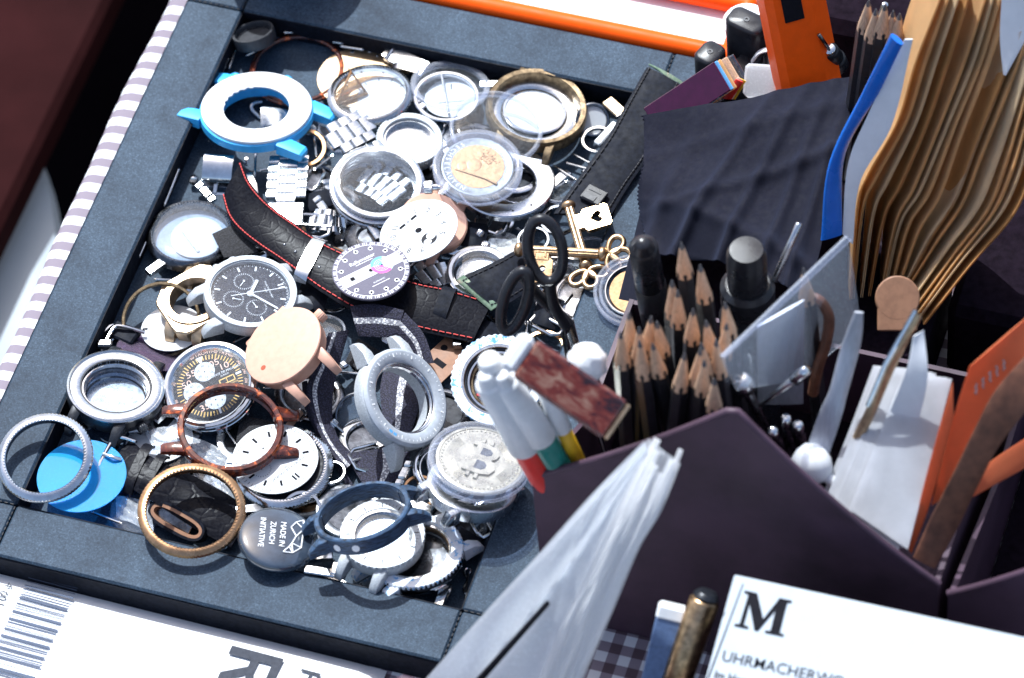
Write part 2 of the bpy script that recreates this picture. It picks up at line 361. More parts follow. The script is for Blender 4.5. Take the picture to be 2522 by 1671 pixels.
def special():
    # tortoiseshell
    m, nt, b = nodes('tortoiseshell'); f = noise(nt, 140, 5, .62, None, 1.2)
    nt.links.new(ramp(nt, f, [(.40, (.045, .012, .010)), (.56, (.13, .03, .018)), (.66, (.62, .13, .03))]), b.inputs['Base Color'])
    b.inputs['Roughness'].default_value = .16; b.inputs['Coat Weight'].default_value = .3; MT['tortoise'] = m
    # tray leatherette with dust
    m, nt, b = nodes('dusty_leatherette'); f = noise(nt, 1300, 4, .75); g = noise(nt, 30, 7, .7, None, .6)
    c1 = ramp(nt, f, [(.36, (.016, .028, .045)), (.58, (.040, .066, .100)), (.72, (.098, .140, .190))])
    c2 = ramp(nt, g, [(.32, (.55, .58, .62)), (.52, (1.0, 1.0, 1.0)), (.70, (1.35, 1.33, 1.30))])
    mx = _nd(nt, 'ShaderNodeMix', data_type='RGBA', blend_type='MULTIPLY'); mx.inputs[0].default_value = 1
    nt.links.new(c1, mx.inputs[6]); nt.links.new(c2, mx.inputs[7]); nt.links.new(mx.outputs[2], b.inputs['Base Color'])
    b.inputs['Roughness'].default_value = .6; b.inputs['Specular IOR Level'].default_value = .17; bump(nt, b, f, .35, .00015); MT['tray'] = m
    # worn blue paint over white
    m, nt, b = nodes('worn_blue_on_white'); f = noise(nt, 420, 6, .65, None, .4); g = noise(nt, 60, 3, .6)
    ad = _nd(nt, 'ShaderNodeMath', operation='ADD'); mu = _nd(nt, 'ShaderNodeMath', operation='MULTIPLY'); mu.inputs[1].default_value = .55
    nt.links.new(g, mu.inputs[0]); nt.links.new(f, ad.inputs[0]); nt.links.new(mu.outputs[0], ad.inputs[1])
    nt.links.new(ramp(nt, ad.outputs[0], [(.80, (.72, .76, .82)), (.86, (.60, .70, .80)), (.89, (.10, .36, .70))]), b.inputs['Base Color'])
    b.inputs['Roughness'].default_value = .45; bump(nt, b, f, .25, .0002); MT['wornblue'] = m
    # crocodile leather
    for nm, sc in (('croc', 210), ('croc_soft', 150)):
        m, nt, b = nodes(nm+'_leather'); v = voro(nt, sc, (1, 1, 1)); n2 = noise(nt, 900, 4)
        b.inputs['Base Color'].default_value = (.016, .016, .020, 1); b.inputs['Roughness'].default_value = .33
        nt.links.new(ramp(nt, n2, [(.35, (.005, .005, .008)), (.75, (.014, .015, .020))]), b.inputs['Base Color'])
        r = ramp(nt, v, [(0, (0, 0, 0)), (.14, (1, 1, 1))]); bm_ = bump(nt, b, r, .14 if nm == 'croc' else .4, .0003); b.inputs['Specular IOR Level'].default_value = .07
        bb = _nd(nt, 'ShaderNodeBump'); bb.inputs['Strength'].default_value = .25; bb.inputs['Distance'].default_value = .0002
        nt.links.new(n2, bb.inputs['Height']); nt.links.new(bb.outputs[0], bm_.inputs['Normal']); MT[nm] = m
    # woven nylon
    for nm, c1, c2 in (('nylon', (.008, .007, .018), (.030, .029, .060)), ('nylon_white', (.22, .22, .25), (.85, .85, .85)), ('nylon_black', (.005, .005, .007), (.022, .022, .028))):
        m, nt, b = nodes(nm); v = voro(nt, 1250 if nm != 'nylon_white' else 1000, (1, 1, 1), 'F1')
        nt.links.new(ramp(nt, v, [(.25, c2), (.62, c1)]), b.inputs['Base Color']); b.inputs['Roughness'].default_value = .8
        iv = _nd(nt, 'ShaderNodeInvert'); nt.links.new(v, iv.inputs['Color']); bump(nt, b, iv.outputs[0], .6, .0004); MT[nm] = m
    # red-brown mottled vial
    m, nt, b = nodes('mottled_red_glass'); f = noise(nt, 110, 6, .65, (1, 2.2, 1), .8)
    nt.links.new(ramp(nt, f, [(.36, (.018, .006, .008)), (.52, (.13, .018, .010)), (.68, (.26, .15, .11))]), b.inputs['Base Color'])
    b.inputs['Roughness'].default_value = .12; b.inputs['Coat Weight'].default_value = .4; MT['vial'] = m
    # green-pink raw leather edge
    m, nt, b = nodes('mottled_green_edge'); f = noise(nt, 160, 4, .6)
    nt.links.new(ramp(nt, f, [(.40, (.10, .17, .11)), (.58, (.24, .32, .22)), (.66, (.60, .45, .34))]), b.inputs['Base Color']); b.inputs['Roughness'].default_value = .7; MT['greenedge'] = m
    # gingham cloth: threads woven 5 mm white, 5 mm brown, both ways
    m, nt, b = nodes('gingham_cloth'); tc = _nd(nt, 'ShaderNodeTexCoord'); sx = _nd(nt, 'ShaderNodeSeparateXYZ'); nt.links.new(tc.outputs['Object'], sx.inputs[0])
    bands = []
    for ax in (0, 1):
        a = _nd(nt, 'ShaderNodeMath', operation='MULTIPLY'); a.inputs[1].default_value = 1/.0102; nt.links.new(sx.outputs[ax], a.inputs[0])
        fr = _nd(nt, 'ShaderNodeMath', operation='FRACT'); nt.links.new(a.outputs[0], fr.inputs[0])
        pg = _nd(nt, 'ShaderNodeMath', operation='PINGPONG'); pg.inputs[1].default_value = .5; nt.links.new(fr.outputs[0], pg.inputs[0])
        mr = _nd(nt, 'ShaderNodeMapRange'); nt.links.new(pg.outputs[0], mr.inputs[0]); mr.inputs[1].default_value = .235; mr.inputs[2].default_value = .265
        o_ = mr.outputs[0]
        if ax == 0:                                           # plain hem along the left edge: only the cross bands show
            gt = _nd(nt, 'ShaderNodeMath', operation='GREATER_THAN'); gt.inputs[1].default_value = -.1372; nt.links.new(sx.outputs[0], gt.inputs[0])
            mm = _nd(nt, 'ShaderNodeMath', operation='MULTIPLY'); nt.links.new(o_, mm.inputs[0]); nt.links.new(gt.outputs[0], mm.inputs[1]); o_ = mm.outputs[0]
        bands.append(o_)
    ad = _nd(nt, 'ShaderNodeMath', operation='ADD'); nt.links.new(bands[0], ad.inputs[0]); nt.links.new(bands[1], ad.inputs[1])
    hf = _nd(nt, 'ShaderNodeMath', operation='MULTIPLY'); hf.inputs[1].default_value = .5; nt.links.new(ad.outputs[0], hf.inputs[0])
    nt.links.new(ramp(nt, hf.outputs[0], [(0, (.62, .64, .68)), (.5, (.22, .185, .225)), (1, (.085, .055, .070))]), b.inputs['Base Color'])
    b.inputs['Roughness'].default_value = .85; bump(nt, b, noise(nt, 2500, 2), .4, .0002); MT['gingham'] = m
special()
for n_ in MT['navy_cloth'].node_tree.nodes:
    if n_.type == 'BSDF_PRINCIPLED': n_.inputs['Sheen Weight'].default_value = .22; n_.inputs['Sheen Roughness'].default_value = .4; n_.inputs['Sheen Tint'].default_value = (.35, .45, .8, 1)
# ================================================================ the setting
def struct(ob): ob['kind'] = 'structure'; return ob
m = MB(); m.box(0, 0, -701, 6000, 6000, 2, 0); struct(m.build('floor', MT['floor']))
# brown bench below, left of the table
t = thing('bench', 'dark red-brown bench top in shade beyond the left table edge', 'bench', loc=(-560, 250, -700))
m = MB(); m.box(-560, 250, -212, 594, 1500, 24, 4); m.build('bench_top', MT['bench'], t, t.location*1000)
for sx in (-820, -320):
    for sy in (-300, 800):
        m = MB(); m.box(sx, sy, -462, 40, 40, 475, 2); m.build('leg', MT['bench'], t, t.location*1000)
t = thing('stool', 'pale round-edged stool seat at the lower left below the tablecloth', 'stool', loc=(-430, 10, -700))
m = MB(); m.lathe([(0, -260), (180, -260), (197, -255), (200, -245), (197, -237), (185, -234), (0, -234)], 96, False, tr(-428, 92)); m.build('seat', MT['pale'], t, t.location*1000)
m = MB(); m.cyl(24, -700, -261, 24, 1, tr(-428, 92)); m.build('stem', MT['steel_d'], t, t.location*1000)
# table slab and gingham cloth with a soft left edge
m = MB(); m.box(330, 20, -22, 952, 1050, 40, 2); tb = m.build('table', MT['holder_in']); struct(tb)
m = MB(); V = []; F = []; ny = 150
prof = [(820, 0), (400, 0), (100, 0), (-60, 0), (-120, 0), (-138, 0), (-143.5, -.4), (-147, -2.2), (-149, -5.5), (-149.8, -12), (-150, -30), (-151, -90), (-153, -220)]
for j in range(ny):
    y = -520+1080*j/(ny-1)
    for i, (x, z) in enumerate(prof):
        w = 0 if i < 6 else (1.3*math.sin(y*.021)+.5*math.sin(y*.07+1)+.15*math.sin(y*.31))*min(1, (i-5)/3)
        V.append((x-w, y, z))
k = len(prof)
for j in range(ny-1):
    for i in range(k-1): F.append((j*k+i, j*k+i+1, (j+1)*k+i+1, (j+1)*k+i))
m.add(V, F); tc_ = m.build('tablecloth', MT['gingham'], smooth=60)
tag(tc_, 'white and mauve gingham cloth covering the table', 'tablecloth')
# ---------------------------------------------------------------- the tray
tray = thing('tray', 'flat dusty black leatherette tray filled with watch parts', 'tray', loc=(0, 0, 0))
m = MB(); m.box(0, 0, 2.4, 260, 346, 3.2, .4); m.build('tray_floor', MT['tray'], tray)
XI, YI, XO, YO, g = 103, 147, 130.5, 174, .35
def rim(name, x0, x1, y0, y1):
    m = MB(); m.box((x0+x1)/2, (y0+y1)/2, 11.1, x1-x0, y1-y0, 13.8, .9); return m.build(name, MT['tray'], tray)
for sx in (-1, 1):
    a, b = sorted((sx*XI, sx*XO)); rim('rim_panel', a, b, -YI+g, YI-g)
for sy in (-1, 1):
    a, b = sorted((sy*YI, sy*YO)); rim('rim_panel', -XI+g, XI-g, a, b)
    for sx in (-1, 1):
        c, d = sorted((sx*XI, sx*XO)); rim('corner_panel', c+(g if sx > 0 else 0), d-(g if sx < 0 else 0), a+(g if sy > 0 else 0), b-(g if sy < 0 else 0))
m = MB()
for zz in (14.6, 16.2): m.tube([(-XO, -YO, zz), (XO, -YO, zz), (XO, YO, zz), (-XO, YO, zz)], .9, 6, True)
m.build('edge_piping', MT['black_leather'], tray)
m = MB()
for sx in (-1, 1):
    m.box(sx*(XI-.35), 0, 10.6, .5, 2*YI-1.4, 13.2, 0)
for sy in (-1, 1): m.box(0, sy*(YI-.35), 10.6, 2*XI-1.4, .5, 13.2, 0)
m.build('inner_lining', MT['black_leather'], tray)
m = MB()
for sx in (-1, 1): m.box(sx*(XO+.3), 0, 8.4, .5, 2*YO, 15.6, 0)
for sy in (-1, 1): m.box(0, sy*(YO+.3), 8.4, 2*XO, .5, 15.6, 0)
m.build('outer_shade_lining', MT['black_leather'], tray)  # dark outer walls: leather without dust, with their shade put into the colour
m = MB()
for sx in (-1, 1):
    for sy in (-1, 1):
        for i in range(9):
            m.box(sx*(XI+.15), sy*(YI+2+i*2.8), 18.02, .55, 1.7, .3, .1); m.box(sx*(XI+2+i*2.8), sy*(YI+.15), 18.02, 1.7, .55, .3, .1)
m.build('seam_stitching', MT['black_thread'], tray)
# ---------------------------------------------------------------- parcel bag with barcode in front of the tray
pz = 6.0
c0, c1, c2 = Q(-260, 208, pz), Q(2250, 868, pz), None
t = thing('paper_parcel', 'flat white paper parcel with barcode and big letter R before the tray', 'parcel', loc=((c0.x+c1.x)/2, c0.y-60, 0))
ux = (c1-c0).normalized(); uy = Vector((-ux.y, ux.x, 0)); ln = (c1-c0).length
m = MB(); V = []; F = []; nx, nyy = 40, 24
for j in range(nyy):
    for i in range(nx):
        u, v = i/(nx-1), j/(nyy-1)
        e = min(u, 1-u, v, 1-v)*14; zz = pz*(1-math.exp(-e*2.2))+.25*math.sin(u*9+v*5)*min(1, e)+.2*math.sin(v*14-u*3)*min(1, e)
        V.append(c0+ux*(ln*u)-uy*(150*v)+Vector((0, 0, zz+.6-pz)))
for j in range(nyy-1):
    for i in range(nx-1): a = j*nx+i; F.append((a, a+nx, a+nx+1, a+1))
k = len(V); V += [Vector((v.x, v.y, .3)) for v in V[:]]
for j in range(nyy-1):
    for i in range(nx-1): a = k+j*nx+i; F.append((a, a+1, a+nx+1, a+nx))
rimi = [i for i in range(nx)]+[j*nx+nx-1 for j in range(1, nyy)]+[(nyy-1)*nx+i for i in range(nx-2, -1, -1)]+[j*nx for j in range(nyy-2, 0, -1)]
for a, b in zip(rimi, rimi[1:]+rimi[:1]): F.append((a, b, k+b, k+a))
m.add(V, F); m.build('parcel_paper', MT['paper'], t, t.location*1000, 50)
def flat(p, up_world=ux, z=pz+1.25):
    """text frame on the parcel: letters' up along +x of the tray, reading down the picture"""
    y = up_world; x = -uy; n = ZV
    p = Vector((p.x, p.y, z)); return Matrix(((x.x, y.x, n.x, p.x), (x.y, y.y, n.y, p.y), (x.z, y.z, n.z, p.z), (0, 0, 0, 1)))
m = MB(); rnd = random.Random(3)
o = flat(Q(175, 690, pz)); hgt = 30; yy = -43
while yy < 37:
    wd = rnd.choice((.3, .35, .6, 1.0, .35, 1.3)); m.add([(yy, -11.5, 0), (yy+wd, -11.5, 0), (yy+wd, 11.5, 0), (yy, 11.5, 0)], [(0, 1, 2, 3)], o @ tr(0, 0, rnd.choice((0, .01)))); yy += wd+rnd.choice((.7, 1.1, .8, 1.6))
m.build('barcode', MT['barcode'], t, t.location*1000)
m = MB()
for s, x, y in (('4', 52, 415), ('0', 22, 462), ('0', 14, 490), ('1', 4, 525)): m.text(s, 5.2, flat(Q(x, y, pz)))
m.build('printed_digits', MT['ink_grey'], t, t.location*1000)
m = MB(); fr = flat(Q(1462, 905, pz))
st = [[(-9, -12), (-9, 12), (-4.4, 12), (-4.4, -12)], [(-4.4, 8), (-4.4, 12), (3, 12), (8, 10), (9.5, 5.5), (8, 1), (3, -1.6), (-4.4, -1.6), (-4.4, 2.2), (2, 2.2), (4.4, 3.2), (4.8, 5.2), (4.4, 7), (2, 8)], [(-1, -1.6), (4, -1.6), (10.4, -12), (5, -12)]]
for pl in st: m.add([(x, y, 0) for x, y in pl], [tuple(range(len(pl)))[::-1]], fr)
m.text('F', 13, flat(Q(1800, 938, pz))); m.build('printed_letters', MT['ink_grey'], t, t.location*1000)
# ---------------------------------------------------------------- orange rimmed white box behind the tray
t = thing('orange_rimmed_box', 'shallow white box with bright orange rim behind the tray', 'box', loc=(40, 205, 0))
x0, x1, y0, y1 = -62, 128, 180, 212
off = t.location*1000
m = MB()
for (ax, ay, bx_, by) in ((x0, y0, x1, y0), (x0, y1, x1, y1), (x0, y0, x0, y1), (x1, y0, x1, y1)): m.tube([(ax, ay, 16), (bx_, by, 16)], 4.8, 14)
for x in (x0, x1):
    for y in (y0, y1): m.sphere(4.8, tr(x, y, 16), 14)
m.build('rim', MT['orange'], t, off)
m = MB(); m.box((x0+x1)/2, y0, 8.5, x1-x0, 3, 10, .5); m.box((x0+x1)/2, y1, 8.5, x1-x0, 3, 10, .5); m.box(x0, (y0+y1)/2, 8.5, 3, y1-y0, 10, .5); m.box(x1, (y0+y1)/2, 8.5, 3, y1-y0, 10, .5)
m.build('side_wall', MT['white'], t, off)
m = MB(); m.box((x0+x1)/2, (y0+y1)/2, 7.2, x1-x0-3.2, y1-y0-3.2, 9, .5); m.build('inner_panel', MT['paper'], t, off)
m = MB(); m.box(322, 250, 36, 300, 170, 70, 5)
tag(m.build('black_bag', MT['holder_in']), 'black bag standing at the back right of the table', 'bag')
# an added, made-up caster just outside the view throws the round shadow on the far rim
t = thing('round_shadow_caster', 'added unseen round caster behind the far left tray corner, only its round shadow shows', 'jar', loc=(-104, 196, 0))
m = MB(); m.lathe([(0, .5), (28, .5), (30, 3), (30, 56), (26, 60), (0, 60)], 48); m.build('caster_body', MT['plastic_black'], t); m = MB(); m.lathe([(0, 60), (30, 60), (31, 61), (31, 71), (30, 72), (0, 72)], 48); m.build('caster_lid', MT['steel'], t)
# ================================================================ builders for watch parts
def quad(m, x0, x1, y0, y1, z, M=None): m.add([(x0, y0, z), (x1, y0, z), (x1, y1, z), (x0, y1, z)], [(0, 1, 2, 3)], M)
def ticks(m, n, r0, r1, w, z, skip=None, w1=None):
    for i in range(n):
        if skip and skip(i): continue
        quad(m, -w/2, w/2, r0, r1, z, rz(-2*math.pi*i/n))
def arc(m, r, w, z, a0=0, a1=360, n=64):
    V = []; F = []
    for i in range(n+1):
        a = math.radians(a0+(a1-a0)*i/n); V += [(math.sin(a)*(r-w/2), math.cos(a)*(r-w/2), z), (math.sin(a)*(r+w/2), math.cos(a)*(r+w/2), z)]
    for i in range(n): F.append((2*i, 2*i+1, 2*i+3, 2*i+2))
    m.add(V, F)
def plate(m, r, z, x=0, y=0, n=48): m.add([(x+r*math.cos(2*math.pi*i/n), y+r*math.sin(2*math.pi*i/n), z) for i in range(n)], [tuple(range(n))])
def arctext(m, s, r, size, a0, da, z, flip=False):
    for i, ch in enumerate(s):
        a = math.radians(a0+da*(i-(len(s)-1)/2)); m.text(ch, size, rz(-a) @ tr(0, r, z) @ (rz(math.pi) if flip else Matrix()))
def crown(t, mt, ang, R, z, r=2.6, ln=3.2, name='crown'):
    a = math.radians(ang); M = rz(a) @ tr(R, 0, z) @ Matrix.Rotation(math.pi/2, 4, 'Y')
    m = MB(); m.lathe([(0, -1), (r*.6, -1), (r*.6, .2), (r*.92, .25), (r, .6), (r, ln-.5), (r*.85, ln), (0, ln+.15)], 40, False, M, lambda q, z_, th, j: (q*(1-.09*(round(th/(2*math.pi)*40) % 2)) if j in (4, 5) else q, z_))
    return m.build(name, mt, t)
def lugs(t, mt, R, Hh, gap=.42, w=.2, ln=1.26, drop=1.0, which=(0, 1, 2, 3), top=-.12, blunt=False):
    for i, (sx, sy) in enumerate(((1, 1), (-1, 1), (-1, -1), (1, -1))):
        if i not in which: continue
        gx = gap*R*sx; ww = w*R/2; m = MB(); pts = []
        for y, zt, zb, k in ((.80*R, top*Hh, -.95*Hh, 1.15), (1.04*R, (top-.12)*Hh, -.98*Hh, 1), (ln*R*.96, -.6*Hh*drop, -1.05*Hh*drop, .85), (ln*R, -.82*Hh*drop, -1.08*Hh*drop, .75)) if not blunt else ((.80*R, top*Hh, -.95*Hh, 1.1), (1.04*R, (top-.1)*Hh, -.98*Hh, 1.05), (ln*R*.97, (top-.22)*Hh, -1.0*Hh, .95), (ln*R, (top-.35)*Hh, -.9*Hh, .8)):
            for dx in (-1, 1):
                pts += [(gx+dx*ww*k*.8, sy*y, zt), (gx+dx*ww*k, sy*y, zt-.35), (gx+dx*ww*k, sy*y, zb)]
        m.hull(pts); m.build('lug', mt, t)
def body(t, mt, R, Hh, ri, n=72, name='case_body'):
    m = MB(); m.lathe([(ri, -.2), (R*.93, -.25), (R*.985, -.5), (R, -.3*Hh-.3), (R*.985, -.7*Hh), (R*.88, -Hh), (ri*.96, -Hh), (ri*.96, -Hh*.6), (ri, -Hh*.55)], n, True); return m.build(name, mt, t, smooth=50)
def bezel(t, mt, R, ri, z0=0., z1=1.0, name='bezel', c=.4, n=72):
    m = MB(); m.ring(R, ri, z0, z1, n, c); return m.build(name, mt, t)
def coinedge(t, mt, R, ri, z0, z1, teeth=60, dep=.5, name='bezel'):
    m = MB(); k = teeth*4
    m.lathe([(ri, z0), (R, z0), (R, z1-.4), (R-.5, z1), (ri+.3, z1), (ri, z1-.3)], k, True, None, lambda r, z, th, j: (r-(dep if round(th/(2*math.pi)*k) % 4 > 1 and j in (1, 2) else 0), z)); return m.build(name, mt, t, smooth=30)
def crystal(t, mt, r, z, dome=.8, name='crystal', th=.8):
    m = MB(); pr = [(0, z-th)]+[(r*.98, z-th)]+[(r*math.cos(a*math.pi/2/6), z+dome*math.sin(a*math.pi/2/6)) for a in range(7)]
    m.lathe([(max(0, q), w) for q, w in pr], 72); return m.build(name, mt, t, smooth=60)
def knurl(t, mt, R, w, h, nk=110, rows=7, dep=.45, name='knurled_ring', tilt=0.0):
    nk = 78; dep = 1.25
    """ring whose outer wall and top shoulder carry diamond knurling"""
    m = MB(); n = nk*2; rows += 2; k = rows*2+1; prof = []; w *= .95
    for j in range(k):
        q = j/(k-1); prof.append((R, -h+h*.6*q/.35) if q < .35 else (R-w*.9*(q-.35)/.65, -h*.4+h*.4*math.sin((q-.35)/.65*math.pi/2)))
    prof += [(R-w, -.3), (R-w, -h*.9), (R-w*.9, -h)]
    def rf(r, z, th, j):
        if 0 < j < k-1:
            i = round(th/(2*math.pi)*n)
            if (i+j) % 2 == 0: r += dep*.5; z += dep*.25
            else: r -= dep*.5; z -= dep*.25
        return r, z
    m.lathe(prof, n, True, None, rf); return m.build(name, mt, t, smooth=18)
BAR = None
def springbar(p, q, label='x', r=.65, grp='loose spring bars'):
    d = q-p; ln = d.length; t = thing('spring_bar', label, 'spring bar', frame(p.lerp(q, .5), d, ZV), grp)
    m = MB(); m.tube([(-ln/2, 0, 0), (-ln/2+.8, 0, 0)], r*.5, 8); m.tube([(ln/2-.8, 0, 0), (ln/2, 0, 0)], r*.5, 8); m.build('pin', MT['steel_p'], t)
    m = MB(); m.tube([(-ln/2+.8, 0, 0), (-ln/2+1.3, 0, 0), (-ln/2+1.4, 0, 0), (ln/2-1.4, 0, 0), (ln/2-1.3, 0, 0), (ln/2-.8, 0, 0)], [r*1.15, r*1.15, r*.85, r*.85, r*1.15, r*1.15], 10); m.build('barrel', MT['steel'], t); return t
LINK = {}
def bracelet(name, label, pts, width, rows, nrm=None, mt='steel', endplate=0, group=None):
    ps = spline(pts, rows+1); ps = [Vector(p) for p in ps]
    t = thing(name, label, 'bracelet', loc=ps[0]); off = ps[0]
    nv0 = nrm or ZV; pitch = (ps[-1]-ps[0]).length/rows
    key = (round(width, 1), round(pitch, 1), mt)
    if key not in LINK:
        def lk(w):
            m = MB(); pr = []
            for i in range(9):
                a = math.pi*i/8; pr.append((-.5*pitch*.94*math.cos(a)*1.0, 1.0+.55*math.sin(a)**.7))
            poly = pr+[(.47*pitch, -1.2), (-.47*pitch, -1.2)]
            V = [(x, -w/2, z) for x, z in poly]+[(x, w/2, z) for x, z in poly]; k = len(poly)
            m.add(V, [tuple(range(k)), tuple(range(k, 2*k))[::-1]]+[(i, (i+1) % k, k+(i+1) % k, k+i) for i in range(k)])
            ob = m.build('link', MT[mt], None, smooth=50); me = ob.data; bpy.data.objects.remove(ob); return me
        LINK[key] = (lk(width*.46), lk(width*.255))
    mc, mo = LINK[key]
    for i in range(rows):
        d = (ps[i+1]-ps[i]); c = ps[i].lerp(ps[i+1], .5); fr = frame(c, d, nv0); y = Vector((fr[0][1], fr[1][1], fr[2][1]))
        for me, dy, dx in ((mc, 0, 0), (mo, .365, .5), (mo, -.365, .5)):
            if i == rows-1 and dx: continue
            o = bpy.data.objects.new('link', me); COL.objects.link(o); o.parent = t
            f2 = fr.copy(); f2.translation = (c-off+y*(dy*width)+d.normalized()*(dx*pitch))*.001; o.matrix_local = f2
    if endplate:
        d = (ps[-1]-ps[-2]).normalized(); fr = frame(ps[-1]-off+d*(endplate/2), d, nv0); m = MB(); m.box(0, 0, .2, endplate, width*.94, 2.2, .5, fr); m.build('end_plate', MT['steel_m'], t)
    return t
REG = []
def rt(name, label, cat, zm, x, y, a, b, ang, z, up=-90, flip=False, group=None):
    if not group: REG.append((*zm.p(x, y), a/zm.k, b/zm.k, math.radians(ang), name.replace('_', ' ')))
    Mx, R = disc(zm, x, y, a, b, ang, z, up, flip); return thing(name, label, cat, Mx, group), R
def wire(t, name, mt, pts, r, off, n=24, sides=8, closed=False):
    m = MB(); m.tube(spline(pts, n) if not closed else pts, r, sides, closed); return m.build(name, MT[mt], t, off)

# ================================================================ far left corner of the tray
t, R = rt('loupe_cup', 'small black round loupe cup standing in the far left corner of the tray', 'loupe cup', A, 715, 225, 205, 105, -17, 18)
m = MB(); m.lathe([(0, -3.2), (R*.86, -3), (R*.87, -.6), (R*.9, 0), (R, 0), (R*1.02, -.6), (R, -5.6), (R*.96, -6), (0, -6)], 64); m.build('cap_body', MT['black_rubber'], t)
m = MB(); m.ring(R*.86, R*.78, -2.9, -2.5, 48, .1); m.build('inner_ring', MT['plastic_black'], t)
t, R = rt('tortoiseshell_ring', 'thin brown tortoiseshell ring lying flat behind the blue case', 'ring', A, 1150, 605, 470, 350, -6, 7.5)
for q, z in ((R, 0), (R*.955, 1.0)):
    m = MB(); m.lathe([(q-1.1+1.1*math.cos(k*math.pi/4), z+.9*math.sin(k*math.pi/4)) for k in range(8)], 96, True); m.build('ring_band', MT['tortoise'], t, smooth=60)
# blue resin case with a wide white ring
t, R = rt('blue_watch_case', 'sky blue watch case prototype with wide white inner ring', 'watch case', A, 750, 950, 535, 352, -4, 20.5, up=18)
m = MB(); m.lathe([(R*.62, -1.2), (R*.97, -1.2), (R*1.03, -2.2), (R*1.03, -6), (R*.92, -8), (R*.66, -8)], 72, True); m.build('case_body', MT['blue'], t, smooth=45)
m = MB(); m.lathe([(R*.595, -1.5), (R, -1.5), (R, -.35), (R*.985, 0), (R*.90, .1), (R*.885, -.25), (R*.80, -.4), (R*.62, -.45), (R*.595, -.8)], 96, True, None, lambda r, z, th, j: (r*(1+(.03*math.sin(th*26) if -2.6 < th-2*math.pi < -1.2 else 0)) if j in (0, 7, 8) else r, z)); m.build('white_ring', MT['cream'], t, smooth=40)
lugs(t, MT['blue'], R, 8, .56, .27, 1.30, .95, top=-.25, blunt=True)
crown(t, MT['blue'], 180+52, R*1.0, -4.2, 3.3, 3.4)
m = MB(); m.sphere(3.0, rz(math.radians(180-2)) @ tr(R*1.04, 0, -4.5)); m.build('pusher', MT['blue'], t)
m = MB(); m.sphere(1.1, rz(math.radians(205)) @ tr(R*1.03, 0, -4), 12); m.build('dimple', MT['blue'], t)
# ---------------------------------------------------------------- back row of rings and crystals
t, R = rt('movement_plate', 'pale drilled movement plate under the back knurled ring', 'movement plate', S_, 885, 190, 105, 76, -6, 8.5)
m = MB(); m.cyl(R, -1.4, 0, 64, .2); m.build('plate_disc', MT['bronze'], t)
rnd = random.Random(5)
for k in range(15):
    a, q = rnd.uniform(0, 6.28), R*rnd.uniform(.3, .92); m = MB(); m.cyl(rnd.uniform(.5, 1.3), -.3, .35, 14, .1, tr(q*math.cos(a), q*math.sin(a))); m.build('jewel_setting', MT['steel_p'], t)
t, R = rt('white_dial', 'plain white dial seen through the back knurled steel ring', 'dial', C, 600, 560, 300, 215, -15, 11)
m = MB(); m.cyl(R, -.5, 0, 64, .1); m.build('dial_plate', MT['dial_white'], t); m = MB(); ticks(m, 12, R*.78, R*.9, .5, .05); m.build('print', MT['ink_grey'], t)
# little brass frame
p0, p1, p2 = C(330, 300, 15), C(180, 640, 11), C(480, 510, 11)
t = thing('brass_frame', 'small triangular brass frame inside the back knurled ring', 'brass frame', loc=p1); m = MB(); m.tube([p0, p1, p2], 1.2, 6, True); m.build('frame_bar', MT['gold'], t, p1)
m = MB(); m.tube([p1.lerp(p0, .35), p2.lerp(p0, .35)], .9, 6); m.build('cross_bar', MT['gold'], t, p1)
t, R = rt('knurled_steel_ring', 'knurled steel ring with crystal near the far edge of the tray', 'ring', C, 515, 500, 405, 285, -6, 17)
knurl(t, MT['steel_p'], R, 3.0, 3.4, 120, 4, .35); crystal(t, MT['glass'], R*.88, -.6, .5)
t = thing('steel_clasp', 'brushed steel clasp plate against the far wall of the tray', 'clasp', frame(C(885, 210, 11), C(1060, 270, 11)-C(760, 130, 11), Vector((.1, -.2, 1))))
m = MB(); m.box(0, 0, 0, 20, 9, 2.2, .7); m.build('clasp_plate', MT['steel_m'], t); m = MB(); m.tube([(-10, -4.5, 1), (-10, 4.5, 1)], 1.2, 10); m.build('hinge', MT['steel_p'], t); m = MB(); m.box(-12, 0, .3, 3, 6, 1, .2); m.build('tongue', MT['steel'], t)
t, R = rt('split_dial', 'white dial fragment inside the crystal ring at the back', 'dial', C, 1300, 550, 262, 190, -10, 10)
m = MB(); m.cyl(R, -.5, 0, 64, .1); m.build('dial_plate', MT['dial_white'], t); m = MB(); quad(m, -6, 6, -.25, .25, .05, tr(0, -3)); quad(m, -.3, .3, 5, 9, .05); m.build('print', MT['ink_grey'], t)
springbar(C(1205, 330, 12.5), C(1275, 705, 12.5), 'steel spring bar lying across the split white dial')
t, R = rt('crystal_ring', 'clear acrylic ring tilted against the far tray wall', 'crystal', C, 1290, 420, 385, 240, 4, 16)
m = MB(); m.lathe([(R*.84, -2.4), (R*.97, -2.4), (R, -1.9), (R, -.4), (R*.96, 0), (R*.88, 0), (R*.84, -.8)], 72, True); m.build('ring_band', MT['edge'], t, smooth=60); crystal(t, MT['glass'], R*.84, -.6, .4)
t, R = rt('steel_bezel_ring', 'polished steel bezel ring around the split white dial', 'ring', C, 1250, 545, 320, 248, 0, 12.5)
bezel(t, MT['steel_p'], R, R*.87, -2, .6, 'ring_band')
